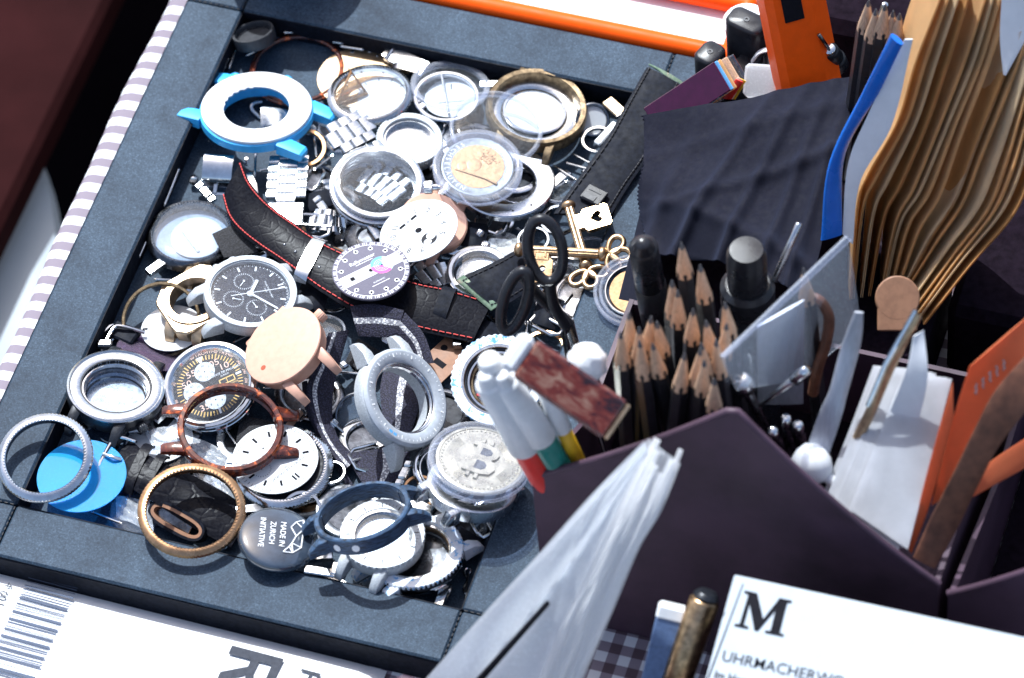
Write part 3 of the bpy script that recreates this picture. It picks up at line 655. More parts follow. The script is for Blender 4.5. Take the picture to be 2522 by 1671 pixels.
# tarnished case with steel rings inside
t, R = rt('tarnished_case', 'old tarnished brass watch case with tall dark inner wall', 'watch case', U, 1000, 618, 296, 226, 8, 19, up=-70)
m = MB(); m.lathe([(R*.88, 0), (R*.97, .2), (R, -.6), (R, -6), (R*.9, -8), (R*.86, -8), (R*.86, -2)], 72, True); m.build('case_body', MT['brass_old'], t, smooth=45)
lugs(t, MT['brass_old'], R, 8, .5, .16, 1.24)
t, R = rt('steel_inner_ring', 'bright steel ring sitting inside the tarnished case', 'ring', U, 985, 648, 252, 190, 8, 12.5)
m = MB(); m.lathe([(R*.72, -.8), (R, -2), (R, .2), (R*.9, .6), (R*.78, 0)], 72, True); m.build('ring_band', MT['steel'], t)
t, R = rt('blank_dial', 'blank white dial disc inside the tarnished case', 'dial', U, 985, 652, 182, 128, 8, 13)
m = MB(); m.cyl(R, -.5, 0, 64, .1); m.build('dial_plate', MT['dial_white'], t); m = MB(); m.ring(R*1.02, R*.93, -.6, .5, 64, .1); m.build('dial_rim', MT['steel_p'], t)
t, R = rt('domed_crystal', 'large clear domed crystal leaning over the blank white dial', 'crystal', C, 1735, 835, 455, 360, 8, 25)
m = MB(); m.lathe([(R*.90, -2.6), (R*.985, -2.6), (R, -2), (R, -.5), (R*.97, 0), (R*.92, -.1), (R*.90, -.8)], 80, True); m.build('crystal_rim', MT['edge'], t, smooth=60); crystal(t, MT['glass'], R*.90, -.6, 1.6, 'crystal_dome')
t, R = rt('pale_dial_case', 'pale steel case with white dial beside the dark strap', 'watch case', U, 1325, 700, 100, 120, 0, 10)
m = MB(); m.cyl(R*.8, -.5, 0, 48, .1); m.build('dial_plate', MT['dial_white'], t); bezel(t, MT['steel_d'], R, R*.8, -2, .8)
t = thing('tan_clasp', 'small tan metal clasp by the far right tray wall', 'clasp', frame(U(1450, 625, 14), U(1500, 670, 14)-U(1400, 580, 14), ZV)); m = MB(); m.box(0, 0, 0, 11, 6, 1.6, .5); m.build('clasp_plate', MT['bronze'], t); m = MB(); m.tube([(5.5, -3, 0), (5.5, 3, 0)], .9, 8); m.build('hinge', MT['steel_p'], t)
t = thing('white_strip', 'short white plastic strip beside the dark strap', 'strip', frame(U(1405, 780, 15), U(1460, 720, 15)-U(1340, 850, 15), ZV)); m = MB(); m.box(0, 0, 0, 15, 3.6, 2.0, .7); m.build('strip_body', MT['white'], t)
# ---------------------------------------------------------------- coin capsule (gold centre)
t, R = rt('caseback_ring', 'wide brushed steel case ring under the gold-centred coin capsule', 'ring', DD, 1745, 255, 480, 355, 2, 16)
m = MB(); m.lathe([(R*.62, -3.6), (R*.97, -3.6), (R, -3.2), (R, -.5), (R*.97, 0), (R*.66, 0), (R*.62, -.6)], 80, True); m.build('ring_band', MT['steel'], t)
for a in (20, -52, -80, 150): m = MB(); m.cyl(.55, -.2, .04, 12, .02, rz(math.radians(a)) @ tr(R*.84, 0)); m.build('drilled_hole', MT['ink'], t)
t, R = rt('gold_centre_coin', 'silver commemorative coin with gold centre in its round capsule', 'coin', C, 1555, 1218, 352, 285, 3, 26.5, up=-90)
m = MB(); m.lathe([(R*.74, -1.0), (R*.98, -1.0), (R, -.8), (R, -.1), (R*.96, .1), (R*.935, 0), (R*.74, 0)], 72, True); m.build('outer_ring', MT['coin_grey'], t)
cc = MB(); cc.lathe([(0, -1), (R*.735, -1), (R*.735, .12), (0, .12)], 64); cc.build('gold_centre', MT['coin_gold'], t)
m = MB()
for x, y, r, q in ((-.1, .05, .22, .9), (.28, .25, .18, .7), (-.42, .0, .15, 1), (.1, .45, .12, .6), (-.2, .4, .1, .6)): m.sphere(r*R, tr(x*R, y*R, .1), 20, .045*q)
for k in range(60):
    a = rnd.uniform(.2, 1.3); q = R*rnd.uniform(.25, .62); m.sphere(.35, tr(q*math.cos(a), q*math.sin(a), .15), 8, .6)
m.tube([(-.62*R, -.12*R, .2), (.2*R, -.42*R, .3), (.52*R, -.6*R, .2)], [.25, .5, .8], 8); m.build('coin_relief', MT['coin_gold'], t, smooth=60)
m = MB(); arctext(m, 'SECHSELÄUTEN', R*.855, R*.19, 270, -11, .06, True); arctext(m, 'ZÜRCHER', R*.855, R*.19, 72, 10.5, .06); m.build('lettering', MT['ink_white'], t)
t, R = rt('round_coin_capsule', 'clear round capsule holding the gold-centred coin', 'capsule', C, 1555, 1216, 436, 352, 3, 27, up=-90)
m = MB(); m.lathe([(R*.84, -3.2), (R*.97, -3.2), (R, -2.8), (R, -1.7), (R*.97, -1.5), (R, -1.3), (R, .8), (R*.97, 1.2), (R*.86, 1.2), (R*.84, .8)], 80, True); m.build('capsule_rim', MT['edge'], t, smooth=50)
m = MB(); m.cyl(R*.86, .9, 1.3, 72, .15); m.build('capsule_lid', MT['capsule'], t)
# ---------------------------------------------------------------- steel cases in the middle
t, R = rt('pale_bezel_case', 'pale steel watch case with engraved ring behind the clear-topped case', 'watch case', C, 895, 960, 325, 255, 4, 15.5)
body(t, MT['steel_m'], R, 7, R*.72); coinedge(t, MT['blast'], R, R*.78, -.2, 1.2, 60, .4)
m = MB(); m.cyl(R*.75, -3.4, -3, 64, .1); m.build('case_floor', MT['steel'], t); m = MB(); ticks(m, 40, R*.86, R*.94, .3, 1.22); m.build('engraving', MT['ink_grey'], t); crown(t, MT['steel_p'], -50, R, -3.5, 1.8, 2.6)
t, R = rt('clear_topped_case', 'polished steel case with clear domed crystal, bracelet visible beneath', 'watch case', S_, 931, 446, 119, 97, 4, 25.5, up=-120)
m = MB(); m.lathe([(R*.80, -.4), (R*.9, -.3), (R*.93, -3), (R*.99, -3.4), (R, -4.6), (R*.97, -5.4), (R, -5.8), (R*.97, -9), (R*.85, -10.5), (R*.72, -10.5), (R*.74, -3)], 80, True); m.build('case_body', MT['steel'], t, smooth=35)
m = MB(); m.lathe([(R*.83, -2.8), (R*.955, -2.8), (R*.955, -.6), (R*.92, 0), (R*.86, .1), (R*.83, -.3)], 80, True); m.build('crystal_rim', MT['edge'], t, smooth=60)
crystal(t, MT['glass'], R*.85, -.3, 1.0); lugs(t, MT['steel'], R, 10.5, .5, .2, 1.18, which=(2, 3, 0), top=-.5); crown(t, MT['steel_p'], -25, R*.98, -6, 2.4, 3.2)
bracelet('steel_bracelet', 'steel link bracelet seen through the clear-topped case', [C(420, 1310, 15), C(640, 1400, 15.5), C(800, 1520, 15)], 20, 5, Vector((-.1, .1, 1)), 'steel_m')
bracelet('steel_bracelet', 'short steel bracelet section right of the blue case', [C(120, 1000, 19), C(330, 890, 19), C(540, 790, 17)], 17, 4, Vector((0, -.3, 1)))
bracelet('steel_bracelet', 'upright run of steel bracelet links in front of the blue case', [B(1470, 60, 13), B(1445, 300, 13.5), B(1425, 560, 13)], 18.5, 6, Vector((0, -.1, 1)), endplate=13)
bracelet('steel_bracelet', 'folded flat steel band beside the upright bracelet', [B(1640, 720, 10), B(1820, 725, 13), B(2010, 760, 9)], 11, 4, Vector((0, -.2, 1)), 'steel_p')
bracelet('steel_bracelet', 'steel bracelet links under the white calendar dial', [DD(900, 1240, 14), DD(1060, 1150, 13.5), DD(1180, 1120, 12)], 16, 3, Vector((0, -.2, 1)))
# deployant clasp beside the strap end
t = thing('folding_clasp', 'polished steel folding clasp by the left tray wall', 'clasp', frame(B(775, 215, 12), B(920, 225, 12)-B(630, 205, 12), Vector((0, -.5, 1))))
m = MB(); V = []; poly = [(-6.5, 0)]+[(7*math.sin(a*math.pi/8-math.pi/2)*.95, 2.6*math.cos(a*math.pi/8-math.pi/2)) for a in range(9)]+[(6.5, 0)]
m.prism([(y, z) for y, z in poly], -7, 7, Matrix(((0, 0, 1, 0), (1, 0, 0, 0), (0, 1, 0, 0), (0, 0, 0, 1)))); m.build('clasp_cover', MT['steel_p'], t, smooth=50)
m = MB(); m.box(0, -11.5, -4, 14.5, 2.4, 2, .6); m.build('clasp_bar', MT['steel_p'], t); m = MB(); m.box(-1, -8.5, -3, 2, 6, 1.4, .3); m.build('clasp_tongue', MT['steel_p'], t)
m = MB(); m.box(0, -9, -6, 13.5, 12, 2, .4); m.build('clasp_base', MT['steel_d'], t)
# ================================================================ straps
def edge_lerp(Lp, Rp, u): return [Vector(a).lerp(Vector(b), u) for a, b in zip(Lp, Rp)]
def lift(pts, h): return [Vector(p)+Vector((0, 0, h)) for p in pts]
def stitches(t, mt, Lp, Rp, us, n, off, r=.28, h=1.2):
    m = MB(); nn = 60; Lp, Rp = facing(Lp, Rp)
    Ls, Rs = spline(Lp, nn), spline(Rp, nn)
    for u in us:
        line = [a.lerp(b, u) for a, b in zip(Ls, Rs)]
        nrm = []
        for i in range(nn):
            tt = line[min(i+1, nn-1)]-line[max(i-1, 0)]; q = (Rs[i]-Ls[i]).cross(tt).normalized(); nrm.append(q)
        ln = [p+q*h for p, q in zip(line, nrm)]
        tot = sum((ln[i+1]-ln[i]).length for i in range(nn-1)); k = max(3, int(tot/2.3))
        fine = spline(ln, k*2+1)
        for i in range(k): m.tube([fine[2*i], fine[2*i].lerp(fine[2*i+1], .5)+Vector((0, 0, .12)), fine[2*i+1]+(fine[2*i+2]-fine[2*i+1])*.45], r, 5)
    return m.build('stitching', MT[mt], t, off)
# black crocodile strap with red stitching
Rp = [B(1000, 150, 29), B(1070, 330, 26), B(1180, 480, 23), B(1330, 620, 21), B(1500, 740, 20), B(1700, 880, 19.5), B(1950, 1010, 20), DD(820, 1210, 20), DD(1180, 1295, 19), DD(1620, 1430, 15)]
Lp = [B(820, 500, 22), B(880, 700, 20), B(1000, 850, 19), B(1180, 990, 18), B(1360, 1110, 18), B(1540, 1240, 18), B(1800, 1430, 18), H(640, 10, 17), H(1180, 150, 16), H(1660, 250, 14)]
Rf = lambda pts, a, b: pts[a:b]
t = thing('red_stitched_strap', 'black crocodile watch strap with red stitching curling across the pile', 'watch strap', loc=Lp[4]); off = Lp[4]
m = MB(); m.ribbon(Lp, Rp, 1.8, 90, .7); m.build('strap_band', MT['croc'], t, off, 60)
stitches(t, 'red_thread', Lp, Rp, (.07, .93), 40, off, .3, 1.15)
def keeper(a, b, w, th, name='keeper', mt='steel_p', h=2.2):
    """flat band wrapped over a strap from edge a to edge b"""
    d = (b-a); fr = frame(a.lerp(b, .5), d, ZV); ln = d.length; m = MB(); pr = []
    k = 14
    for i in range(k+1):
        q = i/k*2-1; pr.append((q*ln*.54, h*(1-abs(q)**5)-1.0*abs(q)**8))
    poly = pr+[(x*.93, z-th) for x, z in reversed(pr)]
    V = [(x, -w/2, z) for x, z in poly]+[(x, w/2, z) for x, z in poly]; n_ = len(poly)
    F = [(i, (i+1) % n_, n_+(i+1) % n_, n_+i) for i in range(n_)]
    for s in (0, n_):
        for i in range(k): F.append((s+i, s+i+1, s+n_-2-i, s+n_-1-i))
    m.add(V, F, fr); return m.build(name, MT[mt], t, off, 50)
keeper(B(1560, 1290, 18.5), B(1760, 900, 20), 6.5, 1.1, 'steel_keeper'); keeper(DD(1100, 1600, 17), DD(1210, 1290, 20), 6.5, 1.0, 'leather_keeper', 'black_leather', 2.0)
m = MB()
for x, y in ((1415, 950), (1520, 1020), (1750, 1170)): m.sphere(.8, frame(B(x, y, 20.3), Vector((1, 0, 0)), ZV), 12, .6)
m.build('eyelets', MT['steel_d'], t, off)
wire(t, 'end_pin', 'steel_p', [B(1045, 120, 31), B(1050, 160, 28)], .9, off, 4)
# nylon strap piece beside it
Lp2 = [B(715, 850, 15), B(760, 960, 15), B(830, 1070, 14.5)]; Rp2 = [B(900, 780, 15), B(1060, 900, 14.5), B(1160, 1020, 13.5)]
Lp2, Rp2 = [B(715, 850, 15), B(900, 775, 15.5), B(1010, 820, 15)], [B(830, 1080, 14), B(1000, 1060, 14), B(1160, 1020, 14)]
t = thing('nylon_strap_end', 'short black woven nylon strap end over the left glass disc', 'watch strap', loc=Lp2[0]); m = MB(); m.ribbon(Lp2, Rp2, 1.4, 20, 0); m.build('strap_band', MT['nylon_black'], t, Lp2[0], 60)
# navy nylon strap with white stripes
t = thing('striped_nylon_strap', 'navy woven nylon strap with white stripes looped through the pile', 'watch strap', loc=H(600, 1000, 4)); off = H(600, 1000, 4)
def nato(Lp, Rp, stripes, n=36, th=1.5, wav=0):
    m = MB(); m.ribbon(Lp, Rp, th, n, 0); m.build('strap_section', MT['nylon'], t, off, 60)
    Lp, Rp = facing(Lp, Rp); Ls, Rs = spline(Lp, n), spline(Rp, n)
    for u0, u1 in stripes:
        a, b = [p.lerp(q, u0) for p, q in zip(Ls, Rs)], [p.lerp(q, u1) for p, q in zip(Ls, Rs)]
        for i in range(n):
            tt = (Ls[min(i+1, n-1)]+Rs[min(i+1, n-1)])-(Ls[max(i-1, 0)]+Rs[max(i-1, 0)]); q = (Rs[i]-Ls[i]).cross(tt).normalized()*(th*.5-.06)
            a[i] += q; b[i] += q
        m = MB(); m.ribbon(a, b, .4, n, 0, 5); m.build('white_stripe', MT['nylon_white'], t, off, 60)
nato([H(270, 160, 27), H(150, 480, 24), H(60, 690, 21), H(110, 950, 17), H(230, 1220, 14), H(420, 1490, 11)], [H(470, 130, 22), H(385, 430, 19), H(320, 700, 16), H(310, 980, 13), H(380, 1200, 10.5), H(560, 1370, 8)], [(.62, .80)])
nato([H(480, -100, 26), H(720, -120, 27), H(1000, -60, 26)], [H(560, 190, 19), H(740, 200, 20), H(930, 200, 20)], [(.40, .60)], 24)
nato([H(930, 190, 20), H(1050, 330, 17), H(1080, 460, 14)], [H(1010, -40, 26), H(1190, 170, 23), H(1290, 450, 18)], [(.40, .62)], 24)
nato([H(830, 420, 13), H(770, 700, 12), H(800, 1010, 11), H(820, 1150, 10)], [H(1240, 470, 14), H(1180, 760, 13), H(1090, 1060, 11), H(1040, 1230, 10)], [(.42, .60)], 30)
nato([H(470, 1320, 10), H(520, 1480, 9), H(640, 1680, 8)], [H(1060, 1250, 12), H(1030, 1450, 10), H(820, 1680, 8)], [(.30, .46)], 30)
nato([H(60, 620, 19), H(80, 850, 15), H(200, 1130, 12), H(400, 1450, 9), H(520, 1640, 7)], [H(20, 640, 14), H(45, 870, 11), H(170, 1150, 9), H(360, 1480, 7), H(470, 1680, 5.5)], [], 30)
# crocodile strap with buckle in front
cp_L = [G(20, 590, 12), G(210, 700, 15), G(400, 810, 15), G(600, 940, 13), G(900, 1130, 11), G(1210, 1290, 8)]; cp_R = [G(250, 250, 13), G(400, 390, 16), G(640, 510, 16), G(830, 590, 14), G(1150, 760, 12), G(1440, 960, 9)]
t = thing('buckled_crocodile_strap', 'glossy black crocodile strap with steel buckle at the front left', 'watch strap', loc=cp_L[0]); off = cp_L[0]
m = MB(); m.ribbon(cp_L, cp_R, 2.0, 60, 1.1); m.build('strap_band', MT['croc_soft'], t, off, 60)
keeper(G(215, 745, 14.5), G(425, 300, 16), 4.5, 1.0, 'keeper_loop', 'croc', 3.2); keeper(G(360, 760, 15), G(570, 400, 16.5), 4.5, 1.0, 'keeper_loop', 'croc', 3.2)
bk = [G(-10, 570, 15), G(-60, 500, 16), G(70, 250, 17), G(150, 225, 17), G(290, 265, 16)]
wire(t, 'buckle_frame', 'steel_p', bk, .85, off, 30); wire(t, 'buckle_tongue', 'steel_p', [G(-20, 385, 17.5), G(60, 415, 18.5), G(150, 440, 17)], .8, off, 10)
# cut strap end with peach lining
q0, q1 = G(480, 920, 12), G(900, 1150, 12); t = thing('cut_strap_loop', 'dark strap loop with peach lining seen inside the gold ring', 'strap loop', frame(q0.lerp(q1, .5), q1-q0, Vector((.1, -.6, 1))))
ln = (q1-q0).length*.62; pts = [(ln*math.cos(a)*(1 if abs(math.cos(a)) > .2 else 1), 5.2*math.sin(a), 0) for a in [2*math.pi*i/40 for i in range(40)]]
pts = [(ln*math.copysign(abs(math.cos(a))**.6, math.cos(a)), 5.6*math.copysign(abs(math.sin(a))**.85, math.sin(a)), 0) for a in [2*math.pi*i/48 for i in range(48)]]
def ringwall(poly_o, k, z0, z1):
    m = MB(); n = len(poly_o); V = []
    for s, z in ((1, z0), (1, z1), (k, z1), (k, z0)): V += [(x*(1-(1-s)*.35), y*s, z) for x, y, _ in poly_o]
    F = []
    for r in range(4):
        for i in range(n): F.append((r*n+i, r*n+(i+1) % n, ((r+1) % 4)*n+(i+1) % n, ((r+1) % 4)*n+i))
    m.add(V, F); return m
ringwall(pts, .78, -4, 1).build('outer_leather', MT['black_leather'], t); ringwall([(x*.93, y*.77, z) for x, y, z in pts], .66, -3, .85).build('peach_lining', MT['tan'], t)
m = MB(); m.box(-ln*.2, 0, -2.6, ln*1.3, 5.4, .8, .3); m.build('inner_film', MT['steel_d'], t)
# ================================================================ left column
t, R = rt('glass_disc', 'cloudy watch glass in a dark knurled ring by the left tray wall', 'crystal', B, 505, 825, 418, 318, -8, 13)
knurl(t, MT['steel_d'], R, 2.6, 6.0, 130, 6, .3, 'dark_knurled_ring'); crystal(t, MT['acryl'], R*.93, -.3, 1.6, 'domed_glass')
m = MB(); m.cyl(R*.90, -5.6, -5.0, 64, .1); m.build('ring_floor', mat('blue_grey_floor', (.30, .36, .43), .6), t); m = MB(); m.cyl(R*.62, -4.4, -4.0, 64, .1, tr(R*.14, -R*.02)); m.build('white_disc', MT['dial_white'], t); m = MB(); m.box(0, 0, 0, 1.4, R*.75, .5, .1, tr(0, -R*.15, -3.7) @ rz(math.radians(28))); m.build('grey_bar', MT['steel_d'], t)
springbar(B(250, 580, 10), B(395, 220, 12), 'long pale rod leaning in the left tray gap', .8); springbar(B(10, 1080, 9), B(80, 920, 10), 'short pale rod low in the left tray gap', .7)
# bronze cushion case
Mx, R = disc(D, 447, 690, 92, 74, -20, 17, up=-70); t = thing('bronze_case', 'bronze cushion-shaped watch case with round opening left of the chronograph', 'watch case', Mx)
oct_ = []
for i in range(48):
    a = 2*math.pi*i/48; c_, s_ = math.cos(a), math.sin(a); q = 1/max(abs(c_)*.98, abs(s_)*.86, (abs(c_)+abs(s_))*.74); oct_.append((q*c_*R*.92, q*s_*R*.92))
def holeplate(m, outer, r, z0, z1, k=.96):
    n = len(outer); V = [(x*k, y*k, z1) for x, y in outer]+[(x, y, z1-.8) for x, y in outer]+[(x*.97, y*.97, z0) for x, y in outer]
    V += [(r*math.cos(math.atan2(y, x)), r*math.sin(math.atan2(y, x)), z0) for x, y in outer]+[(r*math.cos(math.atan2(y, x)), r*math.sin(math.atan2(y, x)), z1) for x, y in outer]
    F = []
    for a in range(5):
        b = (a+1) % 5
        for i in range(n): F.append((a*n+i, a*n+(i+1) % n, b*n+(i+1) % n, b*n+i))
    m.add(V, F)
m = MB(); holeplate(m, oct_, R*.62, -8, 0); m.build('case_body', MT['bronze'], t, smooth=30)
m = MB(); m.ring(R*.80, R*.60, -.2, .9, 64, .3); m.build('opening_ring', MT['bronze'], t)
lugs(t, MT['bronze'], R*.95, 8, .38, .3, 1.22)
t, R = rt('thin_worn_ring', 'thin worn dark gold ring standing against the left tray wall', 'ring', D, 372, 740, 92, 88, -30, 12)
m = MB(); m.ring(R, R*.915, -2.0, 0, 80, .3); m.build('ring_band', MT['brass_old'], t)
t, R = rt('grey_disc_dial', 'pale dial disc under the bronze case', 'dial', E_, 1660, 110, 300, 220, -10, 8); m = MB(); m.cyl(R, -.5, 0, 64, .1); m.build('dial_plate', MT['dial_white'], t); m = MB(); quad(m, -R*.95, -R*.78, 0, 1.2, .05); m.build('print', MT['ink'], t)
t, R = rt('purple_glass', 'purple tinted watch glass under the thin worn ring', 'crystal', E_, 1450, 340, 330, 170, 12, 8.5); m = MB(); m.cyl(R, -.7, 0, 64, .2); m.build('tinted_disc', MT['purpleglass'], t)
bp = [E_(1010, 265, 12), E_(1100, 110, 12.5), E_(1190, 95, 13), E_(1400, 155, 11)]; t = thing('tang_buckle', 'bent steel buckle by the left tray wall', 'buckle', loc=bp[0]); wire(t, 'buckle_frame', 'steel_p', bp, .9, bp[0], 24)
m = MB(); m.box(0, 0, 0, 7, 4, 3, .8, frame(E_(1010, 265, 12)-bp[0], Vector((1, .3, 0)), ZV)); m.build('buckle_hinge', MT['steel_d'], t)
m = MB(); m.box(0, 0, 0, 13, 9, 4, .8, frame(E_(1200, 170, 9)-bp[0], Vector((1, -.2, 0)), ZV)); m.build('leather_stub', MT['black_leather'], t)
# chronograph
t, R = rt('chronograph_watch', 'sandblasted steel chronograph with slate dial and white hands', 'watch', B, 1085, 1405, 455, 352, 3, 25, up=-15)
body(t, MT['blast'], R, 9, R*.84); bezel(t, MT['blast'], R*.99, R*.86, -.3, .5)
lugs(t, MT['blast'], R, 9, .46, .22, 1.24); 
m = MB(); m.sphere(2.2, rz(math.radians(-68-90)) @ tr(R*1.06, 0, -4.5)); m.build('ball_pusher', MT['blast'], t); m = MB(); m.cyl(1.0, -3, 3, 12, .1, rz(math.radians(-158)) @ tr(R*.95, 0, -4.5) @ Matrix.Rotation(math.pi/2, 4, 'Y')); m.build('pusher_stem', MT['steel'], t); crown(t, MT['blast'], 0+180, R, -4.5, 2.4, 2.5)
m = MB(); m.cyl(R*.865, -2.6, -2.2, 72, .05); m.build('dial_plate', MT['dial_slate'], t)
dz = -2.15; m = MB(); ticks(m, 60, R*.77, R*.82, .32, dz, lambda i: i % 5 == 0); ticks(m, 120, R*.79, R*.82, .14, dz)
for cx, cy in ((-.38, 0), (.38, 0), (0, -.38)):
    for i in range(30): quad(m, -.1, .1, R*.19, R*.225, dz, tr(cx*R, cy*R) @ rz(2*math.pi*i/30))
m.text('MAURICE DE MAURIAC', 1.0, tr(0, R*.42, dz)); m.text('ZURICH', .8, tr(0, R*.35, dz)); m.build('dial_print', MT['ink_white'], t)
for i in range(12):
    m = MB(); w_ = .85
    if i == 0: m.box(-.8, R*.70, dz+.15, .7, R*.13, .3, .05); m.box(.8, R*.70, dz+.15, .7, R*.13, .3, .05)
    else: m.box(0, R*.71, dz+.15, w_, R*.12, .3, .05, rz(-2*math.pi*i/12))
    m.build('hour_marker', MT['ink_white'], t)
def hand(name, ang, ln, w, z, mt='ink_white', tail=0, hub=0, at_=(0, 0)):
    m = MB(); M = tr(at_[0], at_[1], 0) @ rz(-math.radians(ang)); m.hull([(-w/2, -tail, z), (w/2, -tail, z), (w/2, ln*.97, z), (-w/2, ln*.97, z), (0, ln, z), (-w/2, -tail, z+.2), (w/2, -tail, z+.2), (w/2, ln*.95, z+.2), (-w/2, ln*.95, z+.2)], M)
    if hub: m.cyl(hub, z, z+.3, 16, .05, M)
    return m.build(name, MT[mt], t)
hand('hour_hand', -48, R*.42, 1.3, dz+.5, hub=1.6); hand('minute_hand', 55, R*.72, .9, dz+.8, hub=1.3); hand('seconds_hand', 8, R*.80, .25, dz+1.1, tail=R*.42, hub=.6)
for cx, cy, a in ((-.38, 0, 140), (.38, 0, -100), (0, -.38, 30)): hand('counter_hand', a, R*.17, .3, dz+.25, hub=.55, at_=(cx*R, cy*R))
crystal(t, MT['glass'], R*.87, -.2, .7)
# black case with steel bezel
t, R = rt('black_steel_case', 'black watch case with steel bezel and open glass at the left rim', 'watch case', E_, 1120, 668, 478, 355, 2, 20.5, up=-58)
body(t, MT['black_metal'], R*1.0, 10, R*.70); lugs(t, MT['black_metal'], R, 10, .48, .2, 1.26)
m = MB(); m.lathe([(R*.70, -1.4), (R*.985, -1.4), (R*.99, -.1), (R*.95, .45), (R*.93, .1), (R*.915, -.2), (R*.89, .1), (R*.74, -.1), (R*.70, -.6)], 96, True); m.build('bezel', MT['steel'], t)
for i, (q, z0, z1) in enumerate(((.70, -4, -1.5), (.66, -6.2, -4.1), (.68, -9, -6.3))): m = MB(); m.ring(R*q, R*(q-.06), z0, z1, 72, .3); m.build('inner_ring', MT['steel_p' if i != 1 else 'steel_d'], t)
m = MB(); m.cyl(R*.68, -9.2, -8.7, 64, .1); m.build('case_glass', MT['acryl'], t); m = MB(); m.cyl(R*.60, -9.9, -9.4, 64, .1); m.build('back_disc', MT['steel_m'], t)
crown(t, MT['black_metal'], -35, R, -5, 2.5, 3)
# tachymetre dial watch
t, R = rt('tachymetre_watch', 'steel watch with black tachymetre dial and three white counters', 'watch', F_, 528, 806, 470, 412, -32, 20, up=-112)
m = MB(); m.lathe([(R*.82, -.8), (R*.86, 0), (R*.89, .15), (R*.90, -.3), (R*.955, -.5), (R*.965, -1.2), (R*.99, -1.4), (R, -3), (R*.97, -4), (R*.99, -4.4), (R*.97, -8), (R*.85, -9.5), (R*.7, -9.5), (R*.7, -4)], 96, True); m.build('case_body', MT['steel_p'], t, smooth=35)
m = MB(); m.cyl(R*.83, -2.2, -1.8, 80, .05); m.build('dial_plate', MT['dial_black'], t); dz = -1.74
m = MB(); ticks(m, 60, R*.60, R*.70, .45, dz, lambda i: i in (0, 15, 30, 45)); ticks(m, 12, R*.60, R*.72, .65, dz, lambda i: i in (0, 3, 6, 9)); m.build('minute_track', MT['ink_yellow'], t)
m = MB(); arctext(m, 'TACHYMETRE', R*.765, R*.105, 22, 5.6, dz)
for s, a in (('60', -10), ('400', 54), ('300', 74), ('240', 92), ('200', 108), ('80', -92), ('70', -62)): m.text(s, R*.085, rz(-math.radians(a)) @ tr(0, R*.765, dz))
for s, a in (('05', 30), ('10', 56), ('55', -34), ('50', -62), ('35', -148)): m.text(s, R*.20, rz(-math.radians(a)) @ tr(0, R*.50, dz) @ rz(math.radians(a)) @ Matrix.Diagonal((1.15, 1, 1, 1)))
m.build('numerals', MT['ink_salmon'], t)
m = MB(); m.add([(-R*.07, R*.70, dz), (R*.07, R*.70, dz), (0, R*.52, dz)], [(0, 2, 1)][::1]); quad(m, -.5, .5, R*.58, R*.70, dz, rz(-math.pi/2)); quad(m, -.5, .5, R*.58, R*.70, dz, rz(math.pi)); m.text('MAURICE DE MAURIAC', R*.07, tr(R*.36, R*.16, dz)); m.text('ZURICH', R*.05, tr(R*.36, R*.09, dz)); m.build('white_print', MT['ink_white'], t)
m = MB()
for x0, x1, y0, y1 in ((.20, .54, .0, .025), (.20, .54, -.12, -.095), (.20, .225, -.12, .025), (.36, .375, -.12, .025), (.52, .54, -.12, .025)): quad(m, x0*R, x1*R, y0*R, y1*R, dz)
m.text('LE CAFE LUCERNE', R*.05, tr(R*.37, -R*.16, dz)); m.text('& CLUB', R*.05, tr(R*.37, -R*.22, dz)); m.build('date_frame', MT['ink_yellow'], t)
for cx, cy, nums in ((0, .34, ('30', '5', '10', '15', '20', '25')), (-.36, 0, ('60', '10', '20', '30', '40', '50')), (0, -.36, ('12', '2', '4', '6', '8', '10'))):
    m = MB(); m.cyl(R*.22, dz, dz+.12, 40, .03, tr(cx*R, cy*R)); sd_ = m.build('counter_disc', MT['dial_white'], t)
    m = MB()
    for i, s in enumerate(nums): m.text(s, R*.075, tr(cx*R, cy*R) @ rz(-2*math.pi*i/6) @ tr(0, R*.14, dz+.15) @ rz(2*math.pi*i/6))
    for i in range(12): quad(m, -.1, .1, R*.185, R*.21, dz+.15, tr(cx*R, cy*R) @ rz(2*math.pi*i/12))
    plate(m, .35, dz+.16, cx*R, cy*R, 12); m.build('counter_print', MT['ink'], sd_)
m = MB(); plate(m, .9, dz+.02, 0, 0, 20); m.build('centre_hole', MT['ink'], t)
crystal(t, MT['glass'], R*.83, -.3, .6); crown(t, MT['steel'], 152, R*.99, -5, 2.6, 3.4)
# tortoiseshell case
t, R = rt('tortoiseshell_case', 'translucent red-brown tortoiseshell watch case leaning over the white dial', 'watch case', S_, 568, 1050, 131, 110, 3, 27, up=2)
m = MB(); m.lathe([(R*.875, -6), (R*.96, -6), (R, -5), (R, -1), (R*.97, 0), (R*.90, .1), (R*.875, -.6), (R*.875, -2.4), (R*.91, -2.6), (R*.91, -5)], 96, True); m.build('case_ring', MT['tortoise'], t, smooth=35)
lugs(t, MT['tortoise'], R, 6, .42, .22, 1.30, 1.0, top=-.3)
for a in (-115, -140, -88): m = MB(); m.lathe([(1.5, -.3), (1.9, -.3), (1.9, .3), (1.5, .3)], 20, True, rz(math.radians(a+40)) @ tr(R*1.0, 0, -3.2) @ Matrix.Rotation(math.pi/2, 4, 'Y')); m.build('side_hole', MT['steel_p'], t)
